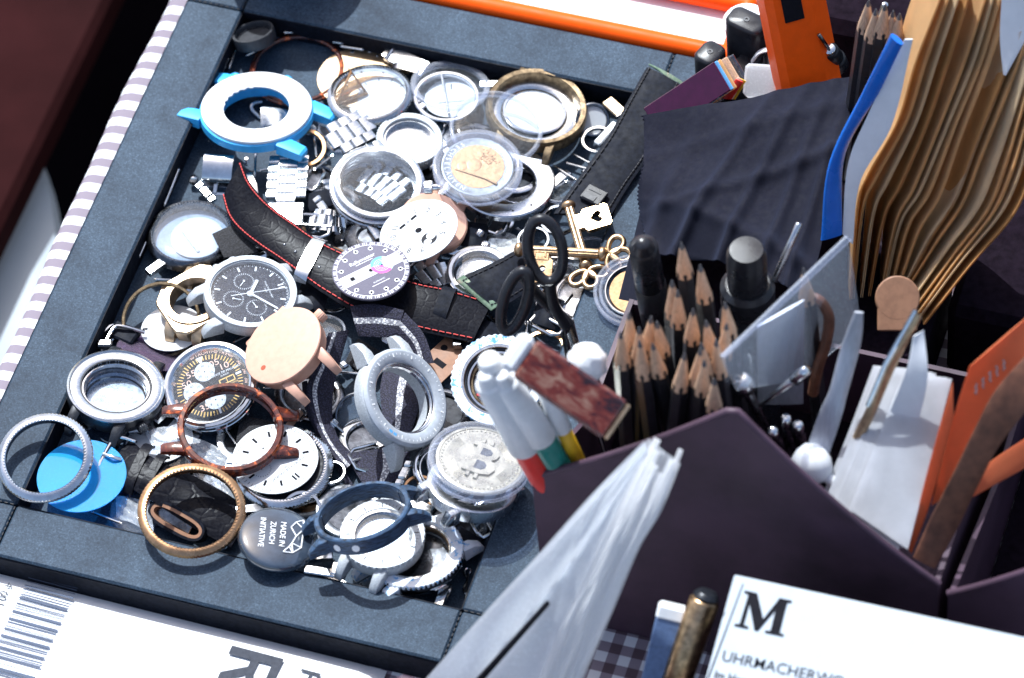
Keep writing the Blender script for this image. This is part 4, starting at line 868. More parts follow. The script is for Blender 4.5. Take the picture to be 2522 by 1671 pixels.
# peach resin case
t, R = rt('peach_watch_case', 'solid peach resin watch case blank face up', 'watch case', F_, 1235, 432, 428, 305, -47, 34, up=48)
m = MB(); m.lathe([(0, -9), (R*.86, -9), (R*.93, -7.6), (R*.97, -1.4), (R, -.7), (R*.985, -.1), (R*.95, .1), (0, .1)], 96); m.build('case_body', MT['peach'], t, smooth=35)
lugs(t, MT['peach'], R, 9, .50, .22, 1.30, 1.25, which=(0, 1, 2, 3), top=-.25); crown(t, MT['peach'], 182, R*.97, -4.5, 3.0, 4)
m = MB(); m.cyl(1.3, -.3, .13, 20, .02, tr(R*.66, R*.10)); m.build('drilled_hole', mat('burnt_orange_hole', (.35, .06, .02), .6, bmp=0), t)
# ---------------------------------------------------------------- front left
t, R = rt('knurled_steel_ring', 'large knurled steel ring resting on the left rim of the tray', 'ring', S_, 109, 1124, 117, 104, -25, 27)
knurl(t, MT['steel_p'], R, 3.6, 3.6, 120, 5, .4)
t, R = rt('blue_film_disc', 'translucent sky blue disc under the large steel ring', 'disc', S_, 201, 1172, 111, 88, -12, 17)
m = MB(); m.cyl(R, -.5, 0, 80, .1); m.build('film_disc', MT['blueglass'], t)
t, R = rt('gold_knurled_ring', 'gold knurled ring leaning on the front rim of the tray', 'ring', G, 830, 915, 510, 438, -6, 28)
knurl(t, MT['gold'], R, 3.4, 3.2, 120, 5, .4)
t, R = rt('worn_white_dial', 'white dial with black markers behind the buckled strap', 'dial', G, 520, 260, 330, 210, -12, 9, up=-80)
m = MB(); m.cyl(R, -.5, 0, 64, .1); m.build('dial_plate', MT['dial_white'], t); m = MB(); ticks(m, 60, R*.88, R*.95, .25, .05); ticks(m, 12, R*.66, R*.8, 1.1, .05); m.build('print', MT['ink'], t)
def film(name, label, pts, z0, amp=1.2, mt='foil', cat='plastic film'):
    """thin crumpled film patch spanned by four corners"""
    a, b, c, d = pts; n = 14; rnd2 = random.Random(len(label)); ph = [rnd2.uniform(0, 6) for _ in range(6)]; V = []; F = []
    for lay in (0, .25):
        for j in range(n):
            for i in range(n):
                u, v = i/(n-1), j/(n-1); p = a.lerp(b, u).lerp(d.lerp(c, u), v)
                V.append(p+Vector((0, 0, lay+amp*(abs(math.sin(u*5+v*3+ph[0]))*.6+.5*abs(math.sin(v*7-u*4+ph[1]))))))
    for lay in (0, 1):
        o = lay*n*n
        for j in range(n-1):
            for i in range(n-1): q = o+j*n+i; F.append((q, q+1, q+n+1, q+n) if lay else (q, q+n, q+n+1, q+1))
    for k in range(n-1):
        for q, w in ((k, k+1), ((n-1)*n+k+1, (n-1)*n+k), ((k+1)*n, k*n), (k*n+n-1, (k+1)*n+n-1)): F.append((q, w, n*n+w, n*n+q))
    m = MB(); m.add(V, F); t = thing(name, label, cat, loc=a); m.build('film_sheet', MT[mt], t, a, 25); return t
film('clear_film', 'crumpled clear plastic film below the tortoiseshell case', [G(790, 210, 9), G(1230, 390, 10), G(1230, 560, 9), G(860, 480, 9)], 9)
film('clear_film', 'crinkled clear film over the worn white dial', [G(380, 180, 11), G(690, 110, 12), G(760, 340, 12), G(480, 380, 11)], 9)
film('clear_film', 'bent clear plastic piece under the gold ring near the front rim', [G(100, 800, 9), G(430, 860, 10), G(470, 1160, 9), G(110, 1020, 8)], 9, 2.0)
film('clear_film', 'silvery plastic scrap between gold ring and white dial', [G(1010, 600, 10), G(1220, 620, 11), G(1260, 860, 9), G(1090, 760, 9)], 9, 1.0)
t, R = rt('clear_round_glass', 'thick clear glass edge poking out at the front left of the tray', 'crystal', G, 290, 960, 250, 185, 10, 8); m = MB(); m.cyl(R, -2.2, 0, 64, .5); m.build('glass_disc', MT['acryl'], t)
# white dial on knurled ring
t, R = rt('knurled_mesh_ring', 'knurled steel ring framing the white dial at front centre', 'ring', G, 1722, 500, 462, 378, -14, 14.5)
knurl(t, MT['steel_p'], R, 4.0, 3.6, 130, 5, .42); m = MB(); m.cyl(R*.90, -2.6, -1.2, 64, .2); m.build('dark_insert', MT['dial_black'], t)
t, R = rt('white_dial', 'white dial with black baton markers under the tortoiseshell case', 'dial', G, 1637, 432, 418, 334, -8, 17, up=41)
m = MB(); m.cyl(R, -.5, 0, 80, .1); m.build('dial_plate', MT['dial_white'], t); dz = .05
m = MB(); ticks(m, 60, R*.86, R*.94, .22, dz); m.text('MAURICE DE MAURIAC', R*.095, tr(0, R*.43, dz)); m.text('ZURICH', R*.06, tr(0, R*.35, dz))
for cx, cy in ((.42, 0), (-.42, 0), (0, -.42)):
    for i in range(24): quad(m, -.1, .1, R*.20, R*.235, dz, tr(cx*R, cy*R) @ rz(2*math.pi*i/24))
    plate(m, .45, dz, cx*R, cy*R, 12)
m.build('dial_print', MT['ink'], t)
for i in range(12):
    m = MB()
    if i == 0: m.box(-.85, R*.72, .15, .8, R*.16, .25, .05); m.box(.85, R*.72, .15, .8, R*.16, .25, .05)
    else: m.box(0, R*.72, .15, 1.0, R*.15, .25, .05, rz(-2*math.pi*i/12))
    m.build('hour_marker', MT['ink'], t)
# black dome with lettering
t, R = rt('black_glass_dome', 'black glass dome printed MADE IN ZURICH INITIATIVE on the front rim', 'paperweight', G, 1665, 1185, 385, 295, 12, 25, up=8)
m = MB(); m.lathe([(0, -5), (R*.9, -5), (R, -3), (R*1.0, -2.2), (R*.97, -1.0)]+[(R*.97*math.cos(a*math.pi/16), -1+2.6*math.sin(a*math.pi/16)) for a in range(1, 8)]+[(0, 1.6)], 80); m.build('dome_body', mat('dark_glass', (.035, .050, .075), .06, 0, .3, 90, 0, coat=1.0, spec=.8, rvar=.03), t, smooth=60)
m = MB(); dzm = lambda x, y: 1.72-2.7*((x*x+y*y)/(R*R))**1.6*.9
def dome_text(s, size, x, y):
    V, F = text_geo(s); V2 = [(v.x*size+x, v.y*size+y) for v in V]; m.add([(a, b, dzm(a, b)+.12) for a, b in V2], F)
dome_text('MADE IN', R*.20, -.02*R, .10*R); dome_text('ZURICH', R*.20, -.02*R, -.16*R); dome_text('INITIATIVE', R*.20, -.02*R, -.42*R); m.build('lettering', MT['ink_white'], t)
m = MB(); gp = {'a': (-.62, .60), 'b': (-.48, .42), 'c': (-.30, .62), 'd': (-.28, .30), 'e': (-.02, .45), 'f': (.22, .36), 'g': (.30, .60), 'h': (.50, .40), 'i': (.52, .16), 'j': (.34, .30), 'k': (-.40, .66)}
for a, b in ('ab', 'bc', 'ca', 'bd', 'de', 'ec', 'ef', 'fg', 'gc', 'fj', 'ji', 'ih', 'hg', 'jh', 'fh', 'ak'):
    (x0, y0), (x1, y1) = gp[a], gp[b]; m.tube([(x0*R, y0*R, dzm(x0*R, y0*R)+.1), (x1*R, y1*R, dzm(x1*R, y1*R)+.1)], .3, 5)
m.build('line_logo', MT['ink_white'], t)
# ================================================================ centre: loose dials
t, R = rt('peach_case_ring', 'peach resin watch case half hidden under the white calendar dial', 'watch case', DD, 1060, 640, 330, 270, 20, 21, up=-60)
m = MB(); m.lathe([(R*.66, -6), (R*.95, -6), (R, -4.5), (R, -.8), (R*.95, 0), (R*.7, 0), (R*.66, -.6)], 72, True); m.build('case_body', MT['peach'], t); lugs(t, MT['peach'], R, 6.5, .46, .26, 1.28, which=(0, 1, 2, 3))
t, R = rt('dark_crystal_case', 'clear crystal case edge right of the peach case ring', 'watch case', DD, 1240, 760, 240, 200, 30, 12); body(t, MT['steel_p'], R, 6, R*.8); crystal(t, MT['glass'], R*.85, 0, .8)
t, R = rt('calendar_dial', 'white calendar dial with numerals and moon opening', 'dial', DD, 905, 736, 395, 282, -25, 29, up=-142)
m = MB(); n_ = 72; hx, hy, hr = .0, -.46, .22
m.cyl(R, -.6, 0, 96, .1); m.build('dial_plate', MT['dial_white'], t); dz = .05
m = MB(); arc(m, R*.80, .22, dz); arc(m, R*.74, .18, dz); arc(m, R*.88, .06, dz)
for i in range(1, 12):
    if i in (0, 6): continue
    m.text(str(i), R*.21, rz(-2*math.pi*i/12) @ tr(0, R*.64, dz))
for i in range(31): m.text(str(i+1), R*.05, rz(-2*math.pi*i/31) @ tr(0, R*.87, dz))
m.text('MAURICE DE MAURIAC', R*.055, tr(0, R*.30, dz)); m.text('ZURICH', R*.045, tr(0, R*.24, dz)); arc(m, R*.2, .06, dz); m.build('dial_print', MT['ink'], t)
m = MB(); quad(m, -R*.27, -R*.09, R*.40, R*.48, dz); quad(m, R*.09, R*.27, R*.40, R*.48, dz); plate(m, .5, dz, 0, R*.44, 12); plate(m, R*.085, dz, 0, 0, 24); m.build('date_window', MT['ink'], t)
m = MB(); plate(m, R*.2, dz, 0, -R*.44, 40); o = m.build('moon_opening', MT['dial_black'], t)
m = MB(); plate(m, R*.12, dz+.04, R*.09, -R*.40, 30); plate(m, R*.1, dz+.05, -R*.09, -R*.5, 30); m.build('moon_cover', MT['dial_white'], o)
t = thing('winding_crown', 'small knurled winding crown with stem beside the coin capsule', 'crown', frame(DD(1000, 322, 30), DD(1080, 320, 30)-DD(970, 322, 30), Vector((0, -.4, 1))))
m = MB(); Mc = Matrix.Rotation(math.pi/2, 4, 'Y'); m.lathe([(0, -2), (2.8, -1.8), (3, -1.4), (3, 1.6), (2.6, 2), (0, 2)], 48, False, Mc, lambda r, z, th, j: (r*(1-.08*(round(th/(2*math.pi)*48) % 2)) if j in (2, 3) else r, z)); m.build('crown_head', MT['steel'], t); m = MB(); m.lathe([(0, 2), (1.5, 2), (1.5, 4.2), (1.1, 4.4), (1.1, 5.4), (0, 5.4)], 20, False, Mc); m.build('stem_tube', MT['steel_p'], t)
t, R = rt('grey_dial', 'grey dial with dotted hour circles and pink and blue subdial', 'dial', DD, 445, 1122, 376, 280, -5, 31, up=-130)
m = MB(); m.lathe([(0, -1.6), (R*.95, -1.6), (R, -1.2), (R, -.1), (R*.985, 0), (0, 0)], 96); m.build('dial_plate', MT['dial_grey'], t); dz = .05
m = MB(); ticks(m, 60, R*.90, R*.975, .32, dz); arc(m, R*.885, .22, dz)
for i in range(60): quad(m, -.16, .16, R*.90, R*.975, dz, rz(-2*math.pi*(i+.45)/60)) if i % 2 else None
for i in range(12):
    a = 2*math.pi*i/12
    if i in (3, 9): continue
    x, y = R*.76*math.sin(a), R*.76*math.cos(a)
    m.add([(x+1.1*math.cos(b)*k, y+1.1*math.sin(b)*k, dz) for k in (1, .6) for b in [2*math.pi*j/16 for j in range(16)]], [(j, (j+1) % 16, 16+(j+1) % 16, 16+j) for j in range(16)])
    quad(m, -.12, .12, R*.80, R*.87, dz, rz(-a))
m.text('Rallymaster', R*.16, tr(0, R*.44, dz)); quad(m, -R*.25, R*.25, R*.33, R*.345, dz); m.text('AUTOMATIC', R*.06, tr(0, -R*.42, dz)); quad(m, -R*.26, R*.26, -R*.52, -R*.505, dz)
for k in range(17): q = -.16+.32*k/16; quad(m, -R*.86, R*.86, q*R, q*R+.1, dz)
for k in range(60): q = -.86+1.72*k/59; quad(m, q*R, q*R+.1, -R*.16, R*.16, dz)
quad(m, -R*.86, R*.86, R*.165, R*.185, dz); quad(m, -R*.86, R*.86, -R*.185, -R*.165, dz); m.build('dial_print', MT['ink_white'], t)
m = MB(); plate(m, R*.3, dz+.06, R*.33, 0, 48); o = m.build('subdial', MT['ink_ice'], t)
def sector(mt, a0, a1, r, z, name):
    m = MB(); k = 20; m.add([(R*.33, 0, z)]+[(R*.33+r*math.cos(math.radians(a0+(a1-a0)*i/k)), r*math.sin(math.radians(a0+(a1-a0)*i/k)), z) for i in range(k+1)], [(0, i+1, i+2) for i in range(k)]); m.build(name, MT[mt], o)
sector('ink_blue', 60, 165, R*.295, dz+.1, 'blue_sector'); sector('ink_pink', 165, 300, R*.295, dz+.1, 'pink_sector')
m = MB()
for q in (.1, .15, .2): m.add([(R*.33+R*(q+k)*math.cos(b), R*(q+k)*math.sin(b), dz+.13) for k in (0, .008) for b in [2*math.pi*j/32 for j in range(32)]], [(j, (j+1) % 32, 32+(j+1) % 32, 32+j) for j in range(32)])
m.build('subdial_rings', MT['ink_white'], o)
m = MB(); plate(m, R*.05, dz+.05, 0, 0, 20); plate(m, R*.025, dz+.15, R*.33, 0, 16); quad(m, -R*.60, -R*.49, -R*.055, R*.055, dz+.05)
for i in range(12):
    a = 2*math.pi*i/12
    if i not in (3, 9): plate(m, .62, dz+.03, R*.76*math.sin(a), R*.76*math.cos(a), 12)
m.build('dial_holes', MT['ink'], t)
# ---------------------------------------------------------------- centre right
t, R = rt('half_hidden_dial', 'plain grey dial disc under the antique keys', 'dial', DD, 1680, 900, 230, 150, -6, 10); m = MB(); m.cyl(R, -.6, 0, 64, .1); m.build('dial_plate', MT['steel_m'], t)
t, R = rt('polished_case', 'polished steel case with glass beside the dark olive-edged strap', 'watch case', DD, 1490, 1130, 320, 262, 0, 17)
body(t, MT['steel_p'], R, 8, R*.78); m = MB(); m.lathe([(R*.80, -1.6), (R*.97, -1.6), (R*.97, -.2), (R*.92, .2), (R*.83, 0)], 80, True); m.build('bezel', MT['steel_p'], t); crystal(t, MT['glass'], R*.82, -.2, .8); m = MB(); m.cyl(R*.7, -4.6, -4.2, 48, .1); m.build('inner_disc', MT['steel_m'], t); crown(t, MT['steel_p'], 80, R, -3, 2.2, 3)
Lo = [DD(1300, 1200, 20), DD(1420, 1140, 21), DD(1640, 1040, 21), DD(1840, 930, 19)]; Ro = [DD(1640, 1490, 17), DD(1780, 1440, 18), DD(1950, 1330, 17), DD(2120, 1200, 15)]
t = thing('olive_edged_strap', 'black leather strap end with mottled green cut edge', 'watch strap', loc=Lo[0]); off = Lo[0]
m = MB(); m.ribbon(Lo, Ro, 2.0, 30, .3); m.build('strap_band', MT['black_leather'], t, off, 60)
m = MB(); e0, e1 = Lo[0], Ro[0]; m.ribbon([e0+Vector((-1.5, -1.2, -.9)), e1+Vector((-1.5, -1.2, -.9))], [e0.lerp(Lo[1], .36)+Vector((0, 0, .75)), e1.lerp(Ro[1], .36)+Vector((0, 0, .75))], 1.5, 14, 0); m.build('green_edge', MT['greenedge'], t, off, 60)
stitches(t, 'black_thread', Lo, Ro, (.1, .9), 10, off, .3, 1.0)
# black strap along the right with a plastic buckle
Lb = [U(1640, 395, 25), U(1530, 590, 24), U(1400, 820, 23), J(740, 430, 21), J(640, 580, 20)]; Rb = [U(1840, 500, 24), U(1740, 690, 23), J(1560, 20, 22), J(1380, 290, 21), J(1190, 600, 20)]
t = thing('black_leather_strap', 'long flat black leather strap over the right tray rim', 'strap', loc=Lb[2]); off = Lb[2]
m = MB(); m.ribbon(Lb, Rb, 2.2, 50, .2); m.build('strap_band', MT['black_leather'], t, off, 60); stitches(t, 'black_thread', Lb, Rb, (.09, .91), 10, off, .38, 1.25)
m = MB(); m.ribbon([U(1650, 375, 25), U(1690, 395, 25.5)], [U(1845, 480, 24), U(1880, 505, 24)], 1.6, 8, 0); m.build('green_edge', MT['greenedge'], t, off, 60)
fb = frame(J(1030, 400, 23.5)-off, J(1180, 380, 23)-J(985, 285, 23), ZV)
m = MB(); m.box(0, 0, 0, 10.5, 8.6, 1.8, .4, fb); ob = m.build('buckle_plate', MT['plastic_black'], t)
m = MB(); m.box(-1, -2.2, 1.0, 6.5, 3.2, .5, .1, fb); m.box(-.3, 1.5, 1.0, 6.5, .5, .4, .1, fb); m.build('buckle_ridge', MT['black_rubber'], ob)
# antique keys
def key(label, balls, shaft, bit, bow, z):
    zm = J; a, b = zm(*shaft[0], z), zm(*shaft[1], z); t = thing('antique_key', label, 'key', frame(a.lerp(b, .5), b-a, Vector((0, -.25, 1)))); ln = (b-a).length; h = ln/2
    m = MB(); M = Matrix.Rotation(math.pi/2, 4, 'Y'); m.lathe([(0, -h), (2.1, -h), (2.1, h), (0, h)], 24, False, M, lambda r, z_, th, j: (r*(1+.07*math.cos(th*12)), z_)); m.build('shaft', MT['bronze_key'], t, smooth=50)
    for x in (-h-1, h+1):
        m = MB(); m.sphere(3.4, tr(x, 0, 0) @ M, 24, .72); m.build('collar_ball', MT['bronze_key'], t, smooth=60)
    fl = Matrix(((1, 0, 0, 0), (0, 1, 0, 0), (0, 0, 1, 0), (0, 0, 0, 1)))
    sgn, bx0, bl, bw = bit; n = 28; outer = []; hole = []
    # bit: rounded square plate with a heart-shaped hole
    for i in range(n):
        u = 2*math.pi*i/n; c_, s_ = math.cos(u), math.sin(u); q = 1/max(abs(c_), abs(s_)); q = min(q, 1.3); outer.append((q*c_*bw/2, q*s_*bw/2))
        hx = 16*math.sin(u+.001)**3; hy = 13*math.cos(u)-5*math.cos(2*u)-2*math.cos(3*u)-math.cos(4*u); hole.append((hx, hy))
    hole = [(.0165*bw*x, .0165*bw*y) for x, y in hole]; hole.sort(key=lambda p: math.atan2(p[1], p[0])); outer.sort(key=lambda p: math.atan2(p[1], p[0]))
    V = []
    for zz, ring_ in ((1.2, outer), (1.2, hole), (-1.2, hole), (-1.2, outer)): V += [(x, y, zz) for x, y in ring_]
    F = []
    for r in range(4):
        for i in range(n): F.append((r*n+i, r*n+(i+1) % n, ((r+1) % 4)*n+(i+1) % n, ((r+1) % 4)*n+i))
    m = MB(); m.add(V, F, tr(bx0, sgn*(bl+bw/2), 0)); m.build('bit_plate', MT['bronze_key'], t, smooth=25)
    m = MB(); m.box(bx0, sgn*(bl*.5+1), 0, bw*.72, bl+1.0, 3.0, .5); m.build('bit_neck', MT['bronze_key'], t)
    m = MB(); 
    for k in (-1, 1): m.box(bx0+k*bw*.2, sgn*bl*.6, 1.7, .8, bl*.7, .5, .1)
    m.build('neck_ridge', MT['bronze_key'], t)
    # bow: trefoil of rounded loops
    for k, ang in enumerate((-62, 0, 62)):
        aa = math.radians(ang); pts = []
        for i in range(22):
            u = 2*math.pi*i/22; x = 5.2+4.6*math.cos(u); y = 3.0*math.sin(u)*(1+.25*math.cos(u)); pts.append((h+4+x*math.cos(aa)-y*math.sin(aa), x*math.sin(aa)+y*math.cos(aa), 0))
        m = MB(); m.tube(pts, 1.35, 8, True); m.build('bow_loop', MT['bronze_key'], t, smooth=60)
    return t
key('antique gold key lying lengthwise with heart-shaped bit by the strap buckle', None, ((790, 520), (950, 1060)), (1, -6.5, 4.5, 12.5), None, 21)
key('antique gold key lying crosswise over the other key', None, ((330, 925), (1090, 965)), (-1, -9, 3.8, 12), None, 25.5)
t, R = rt('round_steel_case', 'round steel case under the lengthwise antique key', 'watch case', J, 900, 1370, 260, 230, 0, 11); body(t, MT['steel_p'], R, 6, R*.82); bezel(t, MT['steel_p'], R*.97, R*.84); m = MB(); m.cyl(R*.82, -3, -2.6, 48, .1); m.build('inner_disc', MT['steel_m'], t)
t, R = rt('edge_coin_capsule', 'clear capsule with gold coin half hidden behind the pencils', 'capsule', J, 1400, 1310, 380, 345, -10, 26)
for q, w_, mt in ((1, .07, 'edge'), (.86, .06, 'edge'), (.72, .05, 'steel_p')): m = MB(); m.ring(R*q, R*(q-w_*1.4), -3, 0, 72, .5); m.build('capsule_rim', MT[mt], t)
m = MB(); m.cyl(R*.97, -3.2, -2.8, 64, .1); m.build('capsule_base', MT['capsule'], t); m = MB(); m.cyl(R*.6, -2.6, -1.4, 64, .2); m.build('coin', MT['coin_gold'], t)
# ================================================================ front right
t, R = rt('diver_prototype', 'grey-white resin diver case leaning upright over the striped strap', 'watch case', H, 1020, 782, 500, 372, 64, 33, up=-108)
m = MB(); m.lathe([(R*.70, -1), (R*.94, -1), (R*.97, -1.6), (R, -4), (R*.985, -8), (R*.86, -10.5), (R*.66, -10.5), (R*.66, -6)], 96, True); m.build('case_body', MT['blast'], t, smooth=40)
m = MB(); m.lathe([(R*.72, -1.2), (R*.99, -1.2), (R, -.6), (R*.95, .6), (R*.93, .75), (R*.76, .1), (R*.72, -.4)], 96, True); m.build('bezel', mat('grey_resin', (.46, .50, .55), .42, .15, .08, 300, .15, 1500), t, smooth=35)
for i, (q, z0, z1) in enumerate(((.74, -2.4, -.9), (.71, -4.6, -2.5))): m = MB(); m.ring(R*q, R*(q-.05), z0, z1, 72, .3); m.build('inner_ring', MT['steel_p'], t)
m = MB(); ticks(m, 60, R*.86, R*.91, .35, .62, lambda i: i % 5 == 0); ticks(m, 12, R*.82, R*.92, .7, .62); m.build('bezel_marks', MT['ink_white'], t)
lugs(t, MT['blast'], R, 10, .48, .22, 1.30); m = MB(); quad(m, -.9, .9, R*.84, R*.92, .64, rz(2.3)); quad(m, -.9, .9, R*.84, R*.92, .64, rz(2.42)); m.build('blue_mark', MT['ink_blue'], t)
t, R = rt('dark_inner_ring', 'dark round case ring under the striped strap', 'ring', H, 560, 960, 230, 260, 20, 10); bezel(t, MT['steel_d'], R, R*.86, -3, 0, 'ring_band'); m = MB(); m.cyl(R*.85, -3, -2.6, 48, .1); m.build('glass_disc', MT['acryl'], t)
t, R = rt('worn_blue_bezel', 'chipped blue and white bezel case behind the white pen caps', 'watch case', H, 1900, 610, 460, 440, -30, 25, up=-40)
coinedge(t, MT['wornblue'], R, R*.76, -2.4, 0, 48, .5); body(t, MT['steel'], R*.97, 9, R*.72)
for i, (q, z0, z1, mt) in enumerate(((.77, -2, -.6, 'bronze'), (.72, -3.4, -1.6, 'black_metal'), (.66, -4.6, -2.6, 'steel_p'), (.6, -5.4, -4, 'brass_old'))): m = MB(); m.ring(R*q, R*(q-.06), z0, z1, 72, .2); m.build('inner_ring', MT[mt], t)
m = MB(); m.cyl(R*.6, -6.2, -5.8, 48, .1); m.build('inner_disc', MT['steel_d'], t); m = MB(); m.box(-R*.1, -R*.4, -5.2, R*.5, 1.2, .8, .2, rz(.5)); m.build('red_strip', MT['red'], t)
# bitcoin in capsule over steel case
t, R = rt('steel_watch_case', 'satin steel watch case under the bitcoin capsule', 'watch case', I_, 1660, 430, 440, 260, 12, 31, up=-20)
m = MB(); m.lathe([(R*.76, -.2), (R*.95, -.2), (R, -.8), (R, -3), (R*.97, -7), (R*.8, -8.5), (R*.74, -8.5)], 80, True); m.build('case_body', MT['steel'], t); lugs(t, MT['steel'], R, 8.5, .5, .22, 1.16); crown(t, MT['steel'], -60, R, -4, 2.0, 2.5)
t, R = rt('steel_bezel_ring', 'steel ring poking out left of the bitcoin capsule', 'ring', I_, 1420, 300, 330, 260, 20, 15); bezel(t, MT['steel_p'], R, R*.9, -3, 0, 'ring_band'); m = MB(); m.ring(R*.84, R*.78, -3.5, -.8, 64, .3); m.build('inner_ring', MT['steel'], t)
t, R = rt('bitcoin_coin', 'silver bitcoin coin with large B emblem in its capsule', 'coin', S_, 1183, 1133, 110, 80, 10, 41, up=-62)
m = MB(); m.lathe([(0, -1.2), (R*.98, -1.2), (R, -1), (R, .1), (R*.97, .35), (R*.93, .35), (R*.92, 0), (0, 0)], 96); m.build('coin_body', MT['coin_silver'], t, smooth=30)
def B_poly():
    o = [(-.30, -.46), (.10, -.46), (.34, -.38), (.42, -.2), (.36, -.02), (.24, .04), (.34, .14), (.37, .28), (.28, .42), (.08, .48), (-.30, .48), (-.30, .36), (-.20, .36), (-.20, -.34), (-.30, -.34)]; return [(x*R*.98, y*R*.98) for x, y in o]
m = MB(); m.prism(B_poly(), 0, .9)
for x in (-.12, .08):
    for y0, y1 in ((.48, .62), (-.60, -.46)): m.box(x*R, (y0+y1)/2*R, .45, .09*R, (y1-y0)*R, .9, .1)
bs = m.build('bitcoin_emblem', MT['coin_silver'], t, smooth=20)
m = MB()
for y0, y1 in ((.12, .34), (-.32, -.06)): m.prism([(-.06*R, y0*R), (.12*R, y0*R), (.2*R, (y0*.7+y1*.3)*R), (.2*R, (y0*.3+y1*.7)*R), (.12*R, y1*R), (-.06*R, y1*R)], .9, .95)
m.build('emblem_counter', MT['steel_d'], bs)
m = MB()
for k in range(9):
    for a0 in (200, 20): 
        q = R*(.58+.027*k); pts = [(q*math.cos(math.radians(a0+w)), q*math.sin(math.radians(a0+w)), .05) for w in range(-52, 53, 8)]; m.tube(pts, .14, 4)
for k in range(56): a = 2*math.pi*k/56; m.box(R*.87*math.cos(a), R*.87*math.sin(a), .1, .9, .5, .4, .1) if k % 4 else m.sphere(.4, tr(R*.87*math.cos(a), R*.87*math.sin(a), .1), 8)
m.build('coin_relief', MT['coin_silver'], t)
t, R = rt('bitcoin_capsule', 'clear round capsule holding the silver bitcoin coin', 'capsule', S_, 1180, 1133, 127, 90, 8, 41.5)
m = MB(); m.lathe([(R*.88, -4.2), (R*.97, -4.2), (R, -3.8), (R, -2.4), (R*.975, -2.1), (R, -1.8), (R, .9), (R*.97, 1.4), (R*.9, 1.4), (R*.88, 1)], 80, True); m.build('capsule_rim', MT['edge'], t, smooth=50); m = MB(); m.cyl(R*.9, 1.1, 1.5, 72, .15); m.build('capsule_lid', MT['capsule'], t)
m = MB(); m.cyl(R*.9, -4.3, -3.9, 72, .1); m.build('capsule_base', MT['capsule'], t)
# dark blue composite case ring over white diver
t, R = rt('white_diver_case', 'white scalloped diver watch case under the dark blue ring', 'watch case', I_, 790, 925, 418, 335, -4, 25, up=-55)
coinedge(t, MT['blast'], R, R*.70, -1.6, .6, 40, .6); body(t, MT['blast'], R*.98, 9, R*.66); lugs(t, MT['blast'], R, 9, .46, .24, 1.30); m = MB(); m.ring(R*.72, R*.62, -1.6, .2, 72, .3); m.build('inner_ring', MT['steel_p'], t)
crystal(t, MT['acryl'], R*.64, -.6, .5); m = MB(); m.cyl(R*.62, -3.2, -2.8, 48, .1); m.build('inner_disc', MT['steel_m'], t); m = MB(); ticks(m, 12, R*.74, R*.86, .5, .63); ticks(m, 60, R*.80, R*.86, .22, .63); m.build('bezel_marks', MT['ink_grey'], t)
t, R = rt('dark_blue_case_ring', 'dark blue streaked watch case ring with side holes at the front', 'watch case', I_, 592, 700, 482, 262, -18, 38, up=-18)
m = MB(); m.lathe([(R*.90, 0), (R*.97, .1), (R, -.5), (R, -7), (R*.96, -8), (R*.90, -8), (R*.88, -7), (R*.88, -1)], 96, True); m.build('case_ring', MT['carbon'], t, smooth=40); lugs(t, MT['carbon'], R, 8, .44, .2, 1.28)
for a in (-96, -62, -38): 
    m = MB(); m.cyl(1.7, -.2, .25, 20, .05, rz(math.radians(a+18)) @ tr(R*.995, 0, -4) @ Matrix.Rotation(math.pi/2, 4, 'Y')); m.build('side_hole', MT['ink_white'], t)
t, R = rt('worn_blue_bezel', 'chipped blue and white bezel case in the front right tray corner', 'watch case', I_, 1110, 1085, 470, 342, -12, 18, up=-30)
coinedge(t, MT['wornblue'], R, R*.74, -1.8, 0, 60, .4); body(t, MT['steel_p'], R*1.0, 8, R*.70); lugs(t, MT['wornblue'], R, 8, .48, .24, 1.28)
m = MB(); m.ring(R*.75, R*.68, -3, -.8, 72, .3); m.build('inner_ring', MT['bronze'], t); m = MB(); m.cyl(R*.68, -6, -5.5, 48, .1); m.build('inner_disc', MT['steel_d'], t)
cpz = [I_(1590, 1500, 6), I_(1570, 1450, 6), I_(1610, 1370, 6.5), I_(1585, 1310, 7), I_(1600, 1260, 7), I_(1640, 1265, 7), I_(1640, 1300, 6.5), I_(1620, 1330, 6), I_(1590, 1560, 5.5)]
t = thing('cotter_pin', 'small bent steel wire pin in the front right tray corner', 'pin', loc=cpz[0]); wire(t, 'pin_wire', 'steel_p', cpz, .5, cpz[0], 40, 6)
t = thing('steel_end_link', 'short flat steel end link lying on the front rim', 'link', frame(I_(190, 1290, 18.8), I_(360, 1320, 18.8)-I_(20, 1270, 18.8), ZV)); m = MB(); m.box(0, 0, .3, 14, 4, 1.8, .5); m.build('link_plate', MT['steel_p'], t); m = MB(); m.box(6, 2, 1.2, 2.4, 6, 1.4, .4); m.build('link_arm', MT['steel_p'], t)
